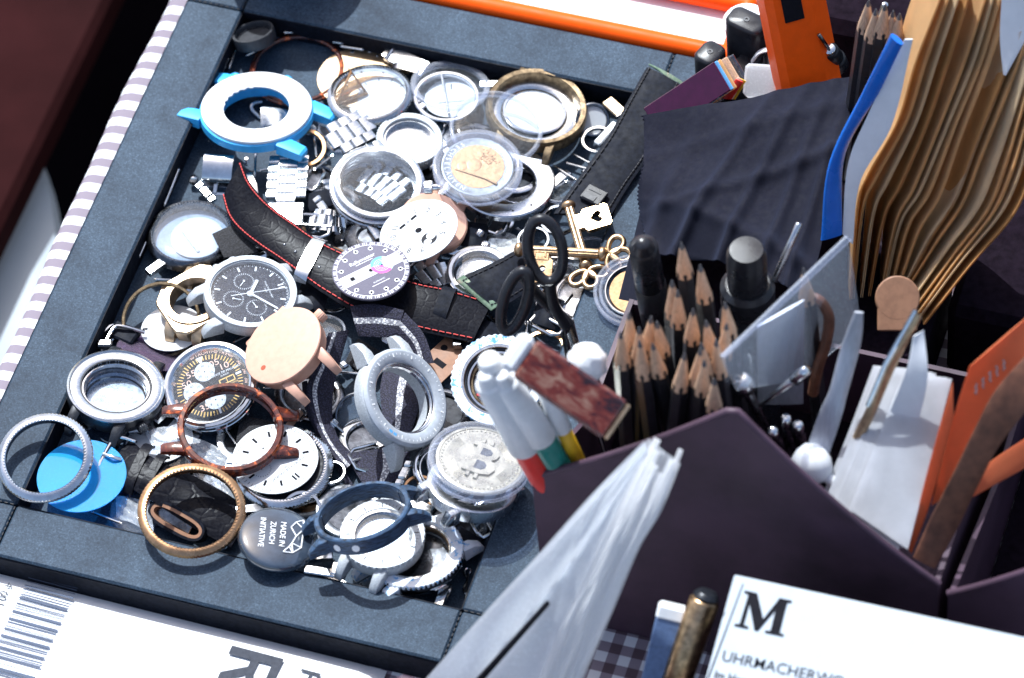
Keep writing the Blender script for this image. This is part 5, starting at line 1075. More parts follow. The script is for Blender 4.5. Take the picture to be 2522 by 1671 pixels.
# small spring bars and scraps scattered in the gaps
BARS = [(A, 650, 460, 790, 395, 'beside the loupe cup'), (A, 1480, 325, 1590, 345, 'at the far wall behind the tortoiseshell ring'), (A, 1560, 370, 1790, 405, 'before the drilled movement plate'), (A, 1010, 240, 1150, 235, 'right of the loupe cup by the far wall'), (A, 385, 700, 480, 480, 'along the left wall behind the blue case'), (A, 485, 590, 550, 400, 'under the loupe cup by the left wall'), (A, 850, 890, 960, 830, 'seen through the blue case'), (J, 640, 110, 860, 250, 'right of the wide caseback ring'), (J, 830, 0, 1000, 90, 'left of the long black strap'), (J, 640, 340, 770, 260, 'between caseback ring and strap buckle'), (J, 280, 715, 410, 790, 'behind the scissors loop'), (G, 1130, 110, 1270, 300, 'left of the baton-marked white dial'), (G, 1800, 900, 2150, 800, 'behind the black glass dome'), (B, 1700, 230, 1880, 90, 'right of the upright bracelet'), (C, 0, 1230, 160, 1110, 'below the slanting bracelet section'), (A, 1190, 1220, 1290, 1215, 'under the lower lug of the blue case'), (A, 1300, 1180, 1330, 1440, 'upright beside the blue case lug'), (H, 970, 1500, 1040, 1600, 'left of the bitcoin capsule'), (I_, 1250, 780, 1300, 800, 'below the satin steel case')]
for zm, x0, y0, x1, y1, wh in BARS: springbar(zm(x0, y0, 8.5), zm(x1, y1, 9.5), 'thin steel spring bar '+wh)
t = thing('wire_staple', 'bent pale wire hook inside the blue case opening', 'wire', loc=A(730, 930, 6)); o_ = A(730, 930, 6); wire(t, 'wire_hook', 'steel_m', [A(800, 905, 7), A(715, 930, 8), A(710, 985, 7), A(790, 1065, 5)], .9, o_, 18)
t = thing('silver_foil', 'folded silver plate seen through the blue case', 'plate', loc=A(900, 1100, 5)); o_ = A(900, 1100, 5); m = MB(); m.ribbon([A(795, 955, 8), A(930, 965, 9), A(1080, 990, 8)], [A(795, 1160, 6), A(930, 1130, 9), A(1080, 1180, 6)], 1, 16, 0); m.build('plate_sheet', MT['steel_m'], t, o_, 60)
t = thing('gold_plate', 'small gold plate between dial ring and dark blue ring', 'plate', frame(G(1970, 900, 7), Vector((1, .6, 0)), ZV)); m = MB(); m.box(0, 0, 0, 13, 10, 1.2, .3); m.build('plate_sheet', MT['gold'], t)
t = thing('paper_tag', 'beige paper tag with black marks behind the striped strap', 'tag', frame(H(1380, 420, 9), H(1500, 330, 9)-H(1300, 520, 9), Vector((0, -.2, 1)))); m = MB(); m.box(0, 0, 0, 24, 15, .6, .1); m.build('tag_card', MT['tan'], t); m = MB(); plate(m, 1.6, .34, 5, 4, 20); quad(m, -4, -1, -3, 3, .34); m.build('tag_print', MT['ink'], t)
# filler: dark steel case parts lying deep under the pile
FILL = [(B, 1900, 560, 260), (C, 1000, 1300, 330), (C, 1500, 1000, 300), (DD, 300, 800, 300), (DD, 1500, 640, 330), (F_, 1500, 900, 340), (F_, 900, 1350, 300), (G, 900, 700, 300), (G, 1900, 800, 250), (H, 700, 1200, 330), (H, 1350, 900, 300), (I_, 500, 700, 350), (I_, 1500, 800, 330), (J, 700, 1100, 300), (J, 300, 300, 280), (B, 1100, 1200, 330), (E_, 1700, 1000, 300), (B, 1750, 300, 200), (DD, 1000, 1300, 260), (C, 1900, 1250, 300)]
WH = ['right of the upright bracelet', 'under the clear-topped case', 'under the gold-centred coin capsule', 'under the calendar dial', 'under the keys and caseback ring', 'under the peach blank', 'between tortoiseshell case and striped strap', 'under the gold ring', 'right of the baton-marked dial', 'under the striped nylon strap', 'under the diver prototype', 'under the dark blue ring', 'under the bitcoin capsule', 'under the crossed keys', 'beside the wide caseback ring', 'under the slate chronograph', 'under the tachymetre watch', 'below the blue case lugs', 'under the right end of the red-stitched strap', 'beside the domed crystal']
for i, (zm, x, y, a) in enumerate(FILL):
    t, R = rt('loose_case_ring', 'dull case ring lying deep '+WH[i], 'ring', zm, x, y, a, a*.74, rnd.uniform(-14, 10), 7.2+.8*(i % 3), group='case rings deep in the heap')
    mt = MT[('steel_d', 'steel_m', 'steel_d', 'black_metal', 'steel_p')[i % 5]]
    m = MB(); m.lathe([(R*.74, -2.4), (R*.97, -2.4), (R, -1.6), (R, -.4), (R*.95, 0), (R*.80, -.1), (R*.74, -.8)], 48, True); m.build('ring_band', mt, t)
    m = MB(); m.cyl(R*.72, -2.6, -2.1, 40, .1); m.build('ring_floor', MT['steel_d' if i % 2 else 'black_metal'], t)

# dark leather and nylon scraps deep in the heap, mostly added to darken its gaps
SCR = [(B, 1640, 560, 1900, 480, 90, 'between upright bracelet and clear-topped case'), (H, 1560, 140, 1900, 230, 160, 'behind the chipped bezel near the scissors'), (H, 500, 330, 760, 480, 130, 'inside the striped strap loop'), (F_, 820, 1250, 1200, 1330, 140, 'between tachymetre watch and white dial'), (I_, 1480, 950, 1700, 1080, 120, 'in the front right tray corner'), (J, 480, 1480, 700, 1560, 150, 'under the scissors handles'), (J, 420, 380, 640, 520, 120, 'beside the lengthwise antique key'), (G, 1500, 820, 1760, 960, 110, 'behind the black glass dome'), (B, 1560, 1420, 1820, 1500, 120, 'below the steel keeper'), (DD, 1300, 760, 1560, 800, 120, 'right of the peach case ring')]
for zm, x0, y0, x1, y1, w, wh in SCR:
    dx, dy = x1-x0, y1-y0; ln_ = math.hypot(dx, dy); nx_, ny_ = -dy/ln_*w, dx/ln_*w
    Ls_ = [zm(x0+dx*q+nx_, y0+dy*q+ny_, 9.5+2*math.sin(q*3)) for q in (0, .5, 1)]; Rs_ = [zm(x0+dx*q-nx_, y0+dy*q-ny_, 9.5+2*math.sin(q*3)) for q in (0, .5, 1)]
    t = thing('gap_darkening_scrap', 'black strap scrap darkening a gap deep '+wh, 'strap', loc=Ls_[0], group='gap-darkening strap scraps deep in the heap'); m = MB(); m.ribbon(Ls_, Rs_, 1.8, 16, .3); m.build('strap_band', MT['nylon_black' if len(wh) % 2 else 'black_leather'], t, Ls_[0], 60)

# small loose parts in the open gaps of the heap
rb = random.Random(21); names = {}
def small_part(kind, p, ang, label):
    M = Matrix.Translation(p) @ rz(ang)
    if kind == 'crown':
        t = thing('winding_crown', label, 'crown', M @ Matrix.Rotation(rb.uniform(.2, 1.4), 4, 'X'), 'small loose parts'); m = MB(); r = rb.uniform(1.7, 2.6)
        m.lathe([(0, -1.6), (r*.9, -1.6), (r, -1.2), (r, 1.2), (r*.8, 1.6), (0, 1.7)], 32, False, None, lambda q, z, th, j: (q*(1-.1*(round(th/(2*math.pi)*32) % 2)) if j in (2, 3) else q, z)); m.build('crown_head', MT['steel_p'], t); m = MB(); m.cyl(.6, -6, -1.5, 10, .1); m.build('stem', MT['steel'], t)
    elif kind == 'link':
        t = thing('bracelet_link', label, 'link', M @ Matrix.Rotation(rb.uniform(-.4, .4), 4, 'Y'), 'small loose parts')
        for dy, w in ((0, 6.5), (-5.2, 3.4), (5.2, 3.4)): m = MB(); m.box(0, dy, 0, 4.2, w, 2.4, .7); m.build('link_piece', MT['steel'], t)
    elif kind == 'bar':
        springbar(p-Vector((math.cos(ang), math.sin(ang), .1))*8, p+Vector((math.cos(ang), math.sin(ang), .1))*8, label, .75, 'small loose parts')
    elif kind == 'ring':
        t = thing('washer_ring', label, 'ring', M @ Matrix.Rotation(rb.uniform(-.5, .5), 4, 'X'), 'small loose parts'); r = rb.uniform(6, 11); m = MB(); m.ring(r, r*.82, -.8, .8, 48, .2); m.build('ring_band', MT[rb.choice(('steel_p', 'steel', 'gold', 'steel_d'))], t)
    elif kind == 'glass':
        t = thing('small_glass', label, 'crystal', M @ Matrix.Rotation(rb.uniform(-.4, .4), 4, 'X'), 'small loose parts'); r = rb.uniform(8, 13); m = MB(); m.ring(r, r*.9, -1.4, 0, 56, .3); m.build('glass_rim', MT['edge'], t); crystal(t, MT['glass'], r*.92, -.4, .5)
    elif kind == 'buckle':
        t = thing('pin_buckle', label, 'buckle', M @ Matrix.Rotation(rb.uniform(-.3, .3), 4, 'Y'), 'small loose parts'); m = MB(); m.tube([(-8, -5, 0), (-8, 5, 0), (-5, 6.5, .6), (5, 6.5, 1.2), (8, 4, 1.2), (8, -4, 1.2), (5, -6.5, 1.2), (-5, -6.5, .6)], .9, 8, True); m.build('buckle_frame', MT['steel_p'], t); m = MB(); m.tube([(-8, 0, .4), (0, 0, 1.6), (8.5, 0, 2)], .8, 8); m.build('buckle_tongue', MT['steel'], t)
    else:
        t = thing('steel_lug_piece', label, 'steel part', M, 'small loose parts'); m = MB(); m.hull([(-7, -2, -1), (-7, 2, -1), (7, -2.4, -1), (7, 2.4, -1), (-6.4, -1.6, 1.2), (-6.4, 1.6, 1.2), (2, -2, 1.8), (2, 2, 1.8), (6.5, -1.6, .4), (6.5, 1.6, .4)]); m.build('steel_block', MT[rb.choice(('steel', 'steel_p', 'steel_d'))], t)
cnt = 0; tries = 0; placed = []
while cnt < 110 and tries < 9000:
    tries += 1; x, y = rb.uniform(-98, 98), rb.uniform(-142, 142); z = rb.uniform(6.5, 12.5); p = Vector((x, y, z))
    d = p-CAM; px = PW/2+FPX*d.dot(RT)/d.dot(FW); py = PH/2-FPX*d.dot(UP)/d.dot(FW)
    ins = False; near = []
    for cx, cy, a, b, t_, nm in REG:
        dx, dy = px-cx, py-cy; u, v = dx*math.cos(t_)+dy*math.sin(t_), -dx*math.sin(t_)+dy*math.cos(t_); q = math.hypot(u/a, v/b); near.append((q, nm))
        if q < .97: ins = True; break
    if ins or any((p-o_).length < 9 for o_ in placed) or px > 1500: continue
    near.sort(); kind = rb.choice(('crown', 'link', 'bar', 'ring', 'glass', 'buckle', 'lug', 'lug', 'bar', 'link'))
    if y > 95 and x < -40 and kind not in ('bar', 'crown'): continue
    a_, b_ = near[0][1], next(n for q, n in near if n != near[0][1]); desc = {'crown': 'tiny ridged steel crown', 'link': 'loose steel bracelet link', 'bar': 'loose steel spring bar', 'ring': 'small loose metal ring', 'glass': 'small loose watch glass', 'buckle': 'loose steel pin buckle', 'lug': 'small bright steel block'}[kind]
    lb = desc+' between '+a_+' and '+b_; names[lb] = names.get(lb, 0)+1
    if names[lb] > 1: continue
    small_part(kind, p, rb.uniform(0, 6.28), lb); placed.append(p); cnt += 1
# ================================================================ desk organiser on the right
def wall(m, f, nu=30, nv=14, th=2.4, nrm=(0, 1, 0)):
    nn = Vector(nrm)*th; V = []; F = []
    for lay in (0, 1):
        for j in range(nv):
            for i in range(nu): V.append(Vector(f(i/(nu-1), j/(nv-1)))+nn*lay)
    k = nu*nv
    for lay in (0, 1):
        for j in range(nv-1):
            for i in range(nu-1):
                q = lay*k+j*nu+i; F.append((q, q+1, q+nu+1, q+nu) if not lay else (q, q+nu, q+nu+1, q+1))
    rim_ = [i for i in range(nu)]+[j*nu+nu-1 for j in range(1, nv)]+[(nv-1)*nu+i for i in range(nu-2, -1, -1)]+[j*nu for j in range(nv-2, 0, -1)]
    for a, b in zip(rim_, rim_[1:]+rim_[:1]): F.append((a, b, k+b, k+a))
    m.add(V, F)
def front(x0, xp, x1, zl, zp, zr, y0, pull):
    def f(u, v):
        x = x0+(x1-x0)*u; k = (x-x0)/(xp-x0) if x < xp else (x1-x)/(x1-xp)
        top = (zl if x < xp else zr)+((zp-(zl if x < xp else zr))*(k**1.08)); z = .8+(top-.8)*v
        return (x, y0+pull*k*(z/zp)**2+1.2*math.sin(u*math.pi)*math.sin(v*3), z)
    return f
def organiser(label, x0, xp, x1, zl, zp, zr, y0, yb, hl):
    t = thing('leather_organiser', label, 'organiser', loc=((x0+x1)/2, (y0+yb)/2, 0)); off = t.location*1000
    m = MB(); wall(m, front(x0, xp, x1, zl, zp, zr, y0, 11), 41, 16); m.build('front_wall', MT['holder'], t, off, 60); ff = front(x0, xp, x1, zl, zp, zr, y0, 11); m = MB(); m.tube([Vector(ff(i/40, 1))+Vector((0, 1.2, .2)) for i in range(41)], 1.7, 8); m.build('edge_binding', MT['holder'], t, off, 60)
    m = MB(); wall(m, lambda u, v: (x0, y0+2.6+(yb-y0-2.6)*u, .8+(zl+(hl-zl)*min(1, u*2.0)-.8)*v), 20, 6, 2.2, (1, 0, 0)); m.build('side_wall', MT['holder'], t, off)
    m = MB(); wall(m, lambda u, v: (x1-2.4, y0+2.6+(yb-y0-2.6)*u, .8+(zr-6*math.sin(u*3)-.8)*v), 20, 6, 2.2, (1, 0, 0)); m.build('side_wall', MT['holder'], t, off)
    m = MB(); wall(m, lambda u, v: (x0+2.4+(x1-x0-4.8)*u, yb-2.4, .8+(hl-.8)*v), 10, 6, 2.2, (0, 1, 0)); m.build('back_wall', MT['holder'], t, off)
    m = MB(); m.box((x0+x1)/2, (y0+yb)/2, 2.2, x1-x0-5.4, yb-y0-6, 2.4, .3); m.build('base', MT['holder_in'], t, off)
    return t
organiser('plum brown leather pen organiser with pointed front, full of pencils', 134, 219, 307, 104, 168, 92, -129, 4, 56)
organiser('second plum brown leather organiser box cut by the right edge', 311.5, 396, 484, 90, 166, 92, -131, 30, 60)
# ---------------------------------------------------------------- pencils
def make_pencil():
    t = thing('pencil', 'x', 'pencil'); ln = 148; r = 3.7
    m = MB(); n = 36; V = []; F = []
    def hexr(th): q = (th % (math.pi/3))-math.pi/6; return r*.9/math.cos(q)*.98
    rows = [(0, 0), (1, 0), (ln, 1)]
    for z, w in rows:
        for i in range(n):
            th = 2*math.pi*i/n; q = hexr(th) if z else hexr(th)*.97; V.append((q*math.cos(th), q*math.sin(th), z+(1.7*math.cos(6*th) if w else 0)))
    for j in range(2):
        for i in range(n): F.append((j*n+i, j*n+(i+1) % n, (j+1)*n+(i+1) % n, (j+1)*n+i))
    F.append(tuple(range(n))[::-1]); m.add(V, F); m.build('painted_body', MT['pencil'], t, smooth=20)
    m = MB(); m.lathe([(0, ln-4), (r*.95, ln-2.5), (r*.90, ln+.5), (1.15, ln+15), (0, ln+15)], 24); m.build('wood_cone', MT['wood'], t, smooth=60)
    m = MB(); m.lathe([(0, ln+14.6), (1.17, ln+14.8), (.35, ln+18.5), (0, ln+18.8)], 14); m.build('graphite_tip', MT['graphite'], t, smooth=60)
    return t, ln+18.8
PEN, PLEN = make_pencil()
tips = [(1530, 839, 166), (1568, 823, 168), (1584, 864, 166), (1622, 851, 167), (1586, 790, 169), (1630, 800, 168), (1668, 884, 168), (1709, 872, 168), (1723, 896, 168), (1753, 929, 170), (1741, 855, 168), (1548, 785, 168), (1678, 598, 178), (1724, 652, 176), (1655, 690, 172), (1667, 724, 170), (1752, 790, 170), (1785, 744, 172), (1790, 795, 170), (1700, 770, 168), (1770, 850, 169), (1990, 738, 150)]
rp = random.Random(11); first = True; tips.sort()
ORD = 'first second third fourth fifth sixth seventh eighth ninth tenth eleventh twelfth thirteenth fourteenth fifteenth sixteenth seventeenth eighteenth nineteenth twentieth twenty-first twenty-second'.split()
for ip, (px, py, z) in enumerate(tips):
    LEFTMOST = ORD[ip]+' pencil tip from the left among the black pencils in the organiser'
    tip = at(px, py, z); up = Vector((rp.uniform(-.09, .07), rp.uniform(-.05, .12), 1)).normalized(); base = tip-up*PLEN
    if base.z < 4: up = Vector((up.x*1.2, up.y*1.2, 1)).normalized()
    k = Vector((math.cos(rp.uniform(0, 6)), math.sin(rp.uniform(0, 6)), .1)); xv = (k-up*k.dot(up)).normalized(); yv = up.cross(xv)
    Mx = Matrix(((xv.x, yv.x, up.x, base.x), (xv.y, yv.y, up.y, base.y), (xv.z, yv.z, up.z, max(base.z, 3.6)), (0, 0, 0, 1)))
    if first:
        mm = Mx.copy(); mm.translation = Mx.translation*.001; PEN.matrix_world = mm; PEN['label'] = LEFTMOST; PEN['group'] = 'pencils in the organiser'; first = False
    else: dup(PEN, Mx, LEFTMOST, 'pencils in the organiser')
for i, (x, y, z) in enumerate(((1960, 285, 150), (2030, 150, 165), (2195, 240, 160), (2120, 40, 175), (2260, 130, 170))):
    tip = L(x, y, z); up = Vector((.10, -.06, 1)).normalized(); base = tip-up*PLEN; dz_ = max(0, 3.6-base.z)
    xv = Vector((1, 0, -.1)).normalized(); xv = (xv-up*xv.dot(up)).normalized(); yv = up.cross(xv)
    dup(PEN, Matrix(((xv.x, yv.x, up.x, base.x), (xv.y, yv.y, up.y, base.y), (xv.z, yv.z, up.z, base.z+dz_), (0, 0, 0, 1))), ('first', 'second', 'fourth', 'third', 'fifth')[i]+' pencil from the left in the group behind the blue folder', 'pencils behind the folder')
def rod(name, label, cat, a, b, segs, group=None):
    """turned thing along a line: segs = (t0, t1, r0, r1, material, part name)"""
    d = b-a; ln = d.length; t = thing(name, label, cat, frame(a, d, ZV if abs(d.normalized().z) < .9 else Vector((0, 1, 0))), group); Mq = Matrix.Rotation(math.pi/2, 4, 'Y')
    for t0, t1, r0, r1, mt, pn in segs:
        m = MB(); e = min(r0, r1, (t1-t0)*ln)*.25; z0, z1 = t0*ln, t1*ln
        m.lathe([(0, z0), (r0-e, z0), (r0, z0+e), (r1, z1-e), (r1-e, z1), (0, z1)], 28, False, Mq); m.build(pn, MT[mt], t, smooth=50)
    return t
def marker(label, top, low, r, colour, k):
    d = (low-top); end = top+d*1.55
    if end.z < 8: end = top+d*((top.z-8)/(-d.z))
    q = k*(low-top).length/(end-top).length
    return rod('felt_marker', label, 'marker', top, end, [(0, .05, r*.45, r*.6, 'white', 'cap_tip'), (.045, q, r*.85, r, 'white', 'cap'), (q-.004, 1, r*.82, r*.8, colour, 'barrel')])
marker('white-capped red felt marker leaning out of the organiser', K(170, 560, 178), K(700, 1490, 103), 7.2, 'red', .74)
marker('white-capped green felt marker leaning beside the red one', K(330, 560, 178), K(900, 1450, 106), 6.6, 'green', .68)
marker('white-capped yellow felt marker under the mottled vial', K(640, 480, 172), K(1060, 1370, 108), 3.9, 'yellow', .68)
rod('swab_stick', 'white ball-ended stick beside the red marker', 'stick', K(195, 400, 182), K(520, 900, 146), [(0, .16, 4.4, 5.4, 'white', 'ball_end'), (.15, 1, 2.6, 2.6, 'white', 'stick_shaft')])
# mottled vial with pale cap
a, b = K(560, 400, 188), K(1440, 1010, 172); d = b-a; t = thing('mottled_vial', 'flat red-brown mottled vial with white cap lying over the markers', 'vial', frame(a, d, (CAM-a).normalized())); ln = d.length
m = MB(); m.box(ln/2, 0, 0, ln, 18, 11, 1.5); m.build('vial_body', MT['vial'], t); m = MB(); m.box(-3.5, 0, 0, 7.6, 17, 11.6, 2.8); m.build('vial_cap', MT['white'], t); m = MB(); m.box(ln+.6, 0, 0, 1.6, 16.5, 10, .4); m.build('vial_base', MT['bronze'], t)
def lump(name, label, cat, p, r, mt):
    m = MB(); n = 20; k = 12; V = []; rl = random.Random(2)
    m.lathe([(r*math.sin(math.pi*i/k), -r*1.15*math.cos(math.pi*i/k)) for i in range(k+1)], 24, False, None, lambda q, z, th, j: (q*(1+.10*math.sin(th*5+j*1.7)+.05*math.sin(th*9-j)), z*(1+.05*math.sin(th*3+j))))
    t = thing(name, label, cat, loc=p); m.build('tuft', MT[mt], t, smooth=60); return t
lump('cotton_tuft', 'white cotton tuft between the vial and the pencils', 'cotton', K(1160, 450, 150), 8.0, 'paper')
rod('swab_stick', 'thin dark stick carrying the cotton tuft', 'stick', K(1160, 470, 148), K(1400, 900, 60), [(0, 1, 1.6, 1.6, 'plastic_black', 'stick_shaft')])
# scissors
t = thing('scissors', 'black handled scissors standing in the organiser', 'scissors', loc=at(1420, 880, 40)); off = at(1420, 880, 40)
def loop(cx, cy, ax, ay, rot, z0, z1, r):
    pts = []
    for i in range(36):
        u = 2*math.pi*i/36; x, y = ax*math.cos(u), ay*math.sin(u); c_, s_ = math.cos(rot), math.sin(rot); X, Y = cx+x*c_-y*s_, cy+x*s_+y*c_; k = (Y-(cy-ay))/(2*ay); pts.append(J(X, Y, z0+(z1-z0)*k))
    m = MB(); m.tube(pts, r, 10, True); return m.build('finger_loop', MT['plastic_black'], t, off, 60)
loop(560, 930, 165, 305, -.18, 128, 106, 2.5); loop(270, 1420, 110, 300, .30, 116, 92, 2.5)
piv = J(640, 1700, 72)
m = MB(); m.tube(spline([J(600, 1230, 107), J(640, 1450, 92), J(760, 1660, 80)], 12), 2.6, 8); m.build('handle_arm', MT['plastic_black'], t, off, 60)
m = MB(); m.tube(spline([J(330, 1150, 105), J(480, 1350, 95), J(800, 1650, 78)], 12), 2.6, 8); m.build('handle_arm', MT['plastic_black'], t, off, 60)
e = J(780, 1655, 79)
for dx, mt in ((-2.0, 'steel_d'), (1.0, 'steel')):
    m = MB(); f = Vector((150+dx*3, -80, 12)); p0_ = e; s_ = Vector((0, 1, .2)).normalized()*4.2; m.ribbon([p0_+s_+Vector((dx, 0, 0)), f+Vector((dx, 0, 0))], [p0_-s_+Vector((dx, 0, 0)), f+Vector((dx, .5, 0))], 1.2, 10, 0); m.build('blade', MT[mt], t, off)
# black marker, dropper bottle
rod('black_marker', 'thick black marker standing upright left of the pencils', 'marker', J(1500, 860, 158), J(1640, 1620, 60)*1.0, [(0, .06, 3, 5, 'plastic_black', 'cap_end'), (.05, .5, 6.2, 6.4, 'plastic_black', 'cap'), (.49, 1, 6.8, 6.8, 'pencil', 'barrel')])
c = at(1838, 612, 146); t = thing('dropper_bottle', 'small dark bottle with tall black cap behind the pencils', 'bottle', loc=(c.x, c.y, 3.6))
m = MB(); m.lathe([(0, 0), (11, 0), (12.5, 2), (12.5, 96), (9, 104), (0, 104)], 36); m.build('bottle_body', MT['plastic_black'], t)
m = MB(); m.lathe([(0, 104), (11, 104), (11.6, 106), (11.6, 116), (9.4, 118), (0, 118)], 36); m.build('collar', MT['plastic_black'], t)
m = MB(); m.lathe([(0, 118), (8.6, 118), (8.4, 138), (7.0, 141.5), (0, 142)], 36); m.build('cap', MT['plastic_black'], t)
# stylus, plates and tools
def sheet(name, label, cat, Lp, Rp, th, mt, part='sheet_body', n=24, group=None, t=None):
    t0 = t or thing(name, label, cat, loc=Lp[-1], group=group); o_ = t0.location*1000
    m = MB(); m.ribbon(Lp, Rp, th, n, 0); m.build(part, MT[mt], t0, o_, 60); return t0
sheet('grey_metal_plate', 'brushed grey metal plate standing among the tools', 'plate', [N(880, 960, 152), N(880, 1300, 130), N(890, 1700, 100)], [N(1335, 700, 156), N(1330, 1200, 130), N(1325, 1700, 98)], 1.6, 'grey_plate')
e0, e1 = N(535, 1245, 176), N(1745, 85, 170)
t = sheet('acrylic_sheet', 'clear acrylic sheet with bright white top edge slanting over the tools', 'acrylic sheet', [e0, e0.lerp(e1, .5), e1], [e0+Vector((4, 6, -30)), e0.lerp(e1, .5)+Vector((4, 6, -62)), e1+Vector((4, 6, -70))], 2.2, 'foil', 'clear_panel')
m = MB(); dw = Vector((1.2, 1.8, -3.6)); m.ribbon([e0, e0.lerp(e1, .5), e1], [e0+dw*.5, e0.lerp(e1, .5)+dw, e1+dw*1.15], 2.6, 16, 0); m.build('bright_edge', MT['edge'], t, t.location*1000)
t = thing('curved_handle', 'dark curved plastic handle beside the grey plate', 'handle', loc=N(1420, 1568, 90)); wire(t, 'handle_bar', 'brown_leather', [N(1330, 730, 140), N(1450, 690, 145), N(1570, 850, 138), N(1550, 1100, 125), N(1470, 1350, 110), N(1420, 1600, 92)], 2.4, N(1420, 1568, 90), 24)
sheet('steel_spatula', 'pale steel spatula standing among the tools', 'spatula', [O(745, 20, 168), O(660, 250, 152), O(595, 490, 138), O(540, 610, 130), O(470, 800, 116)], [O(800, 25, 168), O(785, 210, 154), O(705, 510, 136), O(670, 650, 128), O(590, 890, 112)], 1.6, 'grey_plate', 'blade')
t = sheet('file_stick', 'thin bronze file with silver edge beside the paper pad', 'file', [O(1120, 20, 172), O(930, 350, 152), O(820, 600, 136), O(715, 810, 118)], [O(1150, 60, 170), O(1000, 340, 150), O(870, 640, 132), O(765, 850, 115)], 2.0, 'bronze', 'file_blade')
m = MB(); m.tube([O(1115, 10, 173), O(930, 340, 154), O(825, 590, 138)], 1.0, 6); m.build('silver_edge', MT['steel_p'], t, t.location*1000)
c = O(490, 935, 112); t = thing('blower_bulb', 'white rubber blower bulb with thin nozzle on the organiser edge', 'blower', frame(c, O(660, 1085, 106)-c, ZV)); Mq = Matrix.Rotation(math.pi/2, 4, 'Y')
m = MB(); m.lathe([(0, -8.5), (4.5, -7.6), (7.4, -4), (8, 0), (7, 4.2), (4.4, 7.6), (2.6, 8.6), (0, 8.7)], 28, False, Mq); m.build('bulb', MT['white'], t, smooth=60); m = MB(); m.lathe([(0, 8), (2.6, 8), (2.0, 14), (1.4, 17), (0, 17)], 16, False, Mq); m.build('nozzle', MT['white'], t, smooth=60)
rod('glass_pin', 'short glass rod with bright round head near the organiser edge', 'pin', O(60, 430, 140), O(260, 800, 80), [(0, .14, 4.2, 4.6, 'steel_p', 'pin_head'), (.12, 1, 2.2, 2.2, 'steel_d', 'pin_shaft')])
rod('tweezers', 'slim steel tweezers crossing the grey plate', 'tweezers', O(465, 365, 142), O(170, 590, 120), [(0, .3, 2.4, 3.0, 'steel_p', 'grip'), (.29, 1, 2.0, .8, 'steel', 'arm')])
for i, (x0, y0, x1, y1) in enumerate(((330, 660, 390, 900), (250, 740, 330, 860), (405, 700, 445, 900))): rod('steel_tool', 'dark steel tool shaft, '+('middle', 'leftmost', 'rightmost')[i]+' of three below the tweezers', 'tool', O(x0, y0, 118), O(x1, y1, 80), [(0, .2, 2.2, 2.6, 'steel_p', 'tool_tip'), (.19, 1, 2.4, 2.4, 'steel_d', 'tool_shaft')], 'tool shafts low in the organiser')
# paper pad, orange cards, brown band
t = None
for i in range(9):
    o_ = Vector((-1.5, .5, -.5))*i*1.15; jt = Vector((rp.uniform(-1, 1), rp.uniform(-1, 1), rp.uniform(-1.5, .5)))*(1 if i else 0)
    Lq = [O(1030, 400, 140)+o_+jt, O(880, 800, 125)+o_+jt, O(712, 1210, 108)+o_+jt]; Rq = [O(1335, 425, 140)+o_+jt, O(1210, 900, 122)+o_+jt, O(1068, 1455, 102)+o_+jt]
    if t is None: t = thing('paper_pad', 'thick pad of white papers standing in the organiser', 'paper pad', loc=Lq[-1])
    m = MB(); m.ribbon(Lq, Rq, .9, 16, 0); m.build('paper_sheet', MT['thin_white'], t, t.location*1000, 60)
sheet('white_paper_slip', 'white paper slip sticking up behind the paper pad', 'paper', [O(1100, 170, 165), O(1050, 400, 150), O(900, 760, 120)], [O(1165, 130, 166), O(1185, 440, 150), O(1100, 800, 118)], .8, 'paper')
sheet('orange_card', 'narrow orange card beside the paper pad', 'card', [O(1338, 440, 154), O(1195, 950, 126), O(1070, 1450, 95)], [O(1345, 650, 142), O(1210, 1150, 112), O(1090, 1480, 92)], .8, 'orange_card')
t = sheet('orange_envelope', 'bright orange folded card with handwriting at the right edge', 'card', [O(1440, 350, 160), O(1350, 640, 140), O(1210, 1190, 104)], [O(1800, 40, 172), O(1800, 430, 150), O(1490, 1000, 112)], .8, 'orange_card', 'front_flap')
sheet('', '', '', [O(1470, 1010, 112), O(1600, 900, 116), O(1800, 770, 122)], [O(1440, 1150, 104), O(1600, 1060, 108), O(1800, 950, 112)], .8, 'orange_card', 'lower_flap', t=t)
m = MB()
for k in range(5):
    p = [O(1480+42*k+6*math.sin(j*1.9+k), 480-36*k+j*9-25, 158.5) for j in range(8)]; m.tube([q+(CAM-q).normalized()*1.2 for q in p], .35, 4)
m.build('handwriting', MT['ink_grey'], t, t.location*1000)
sheet('brown_leather_band', 'wide brown leather band arching down at the right', 'band', [O(1800, 262, 176), O(1600, 490, 166), O(1480, 710, 152), O(1350, 980, 134), O(1200, 1280, 112), O(1100, 1500, 98)], [O(1800, 600, 160), O(1700, 720, 152), O(1600, 860, 142), O(1480, 1090, 124), O(1370, 1320, 106), O(1230, 1570, 93)], 2.0, 'brown_leather', 'band_body', 40)
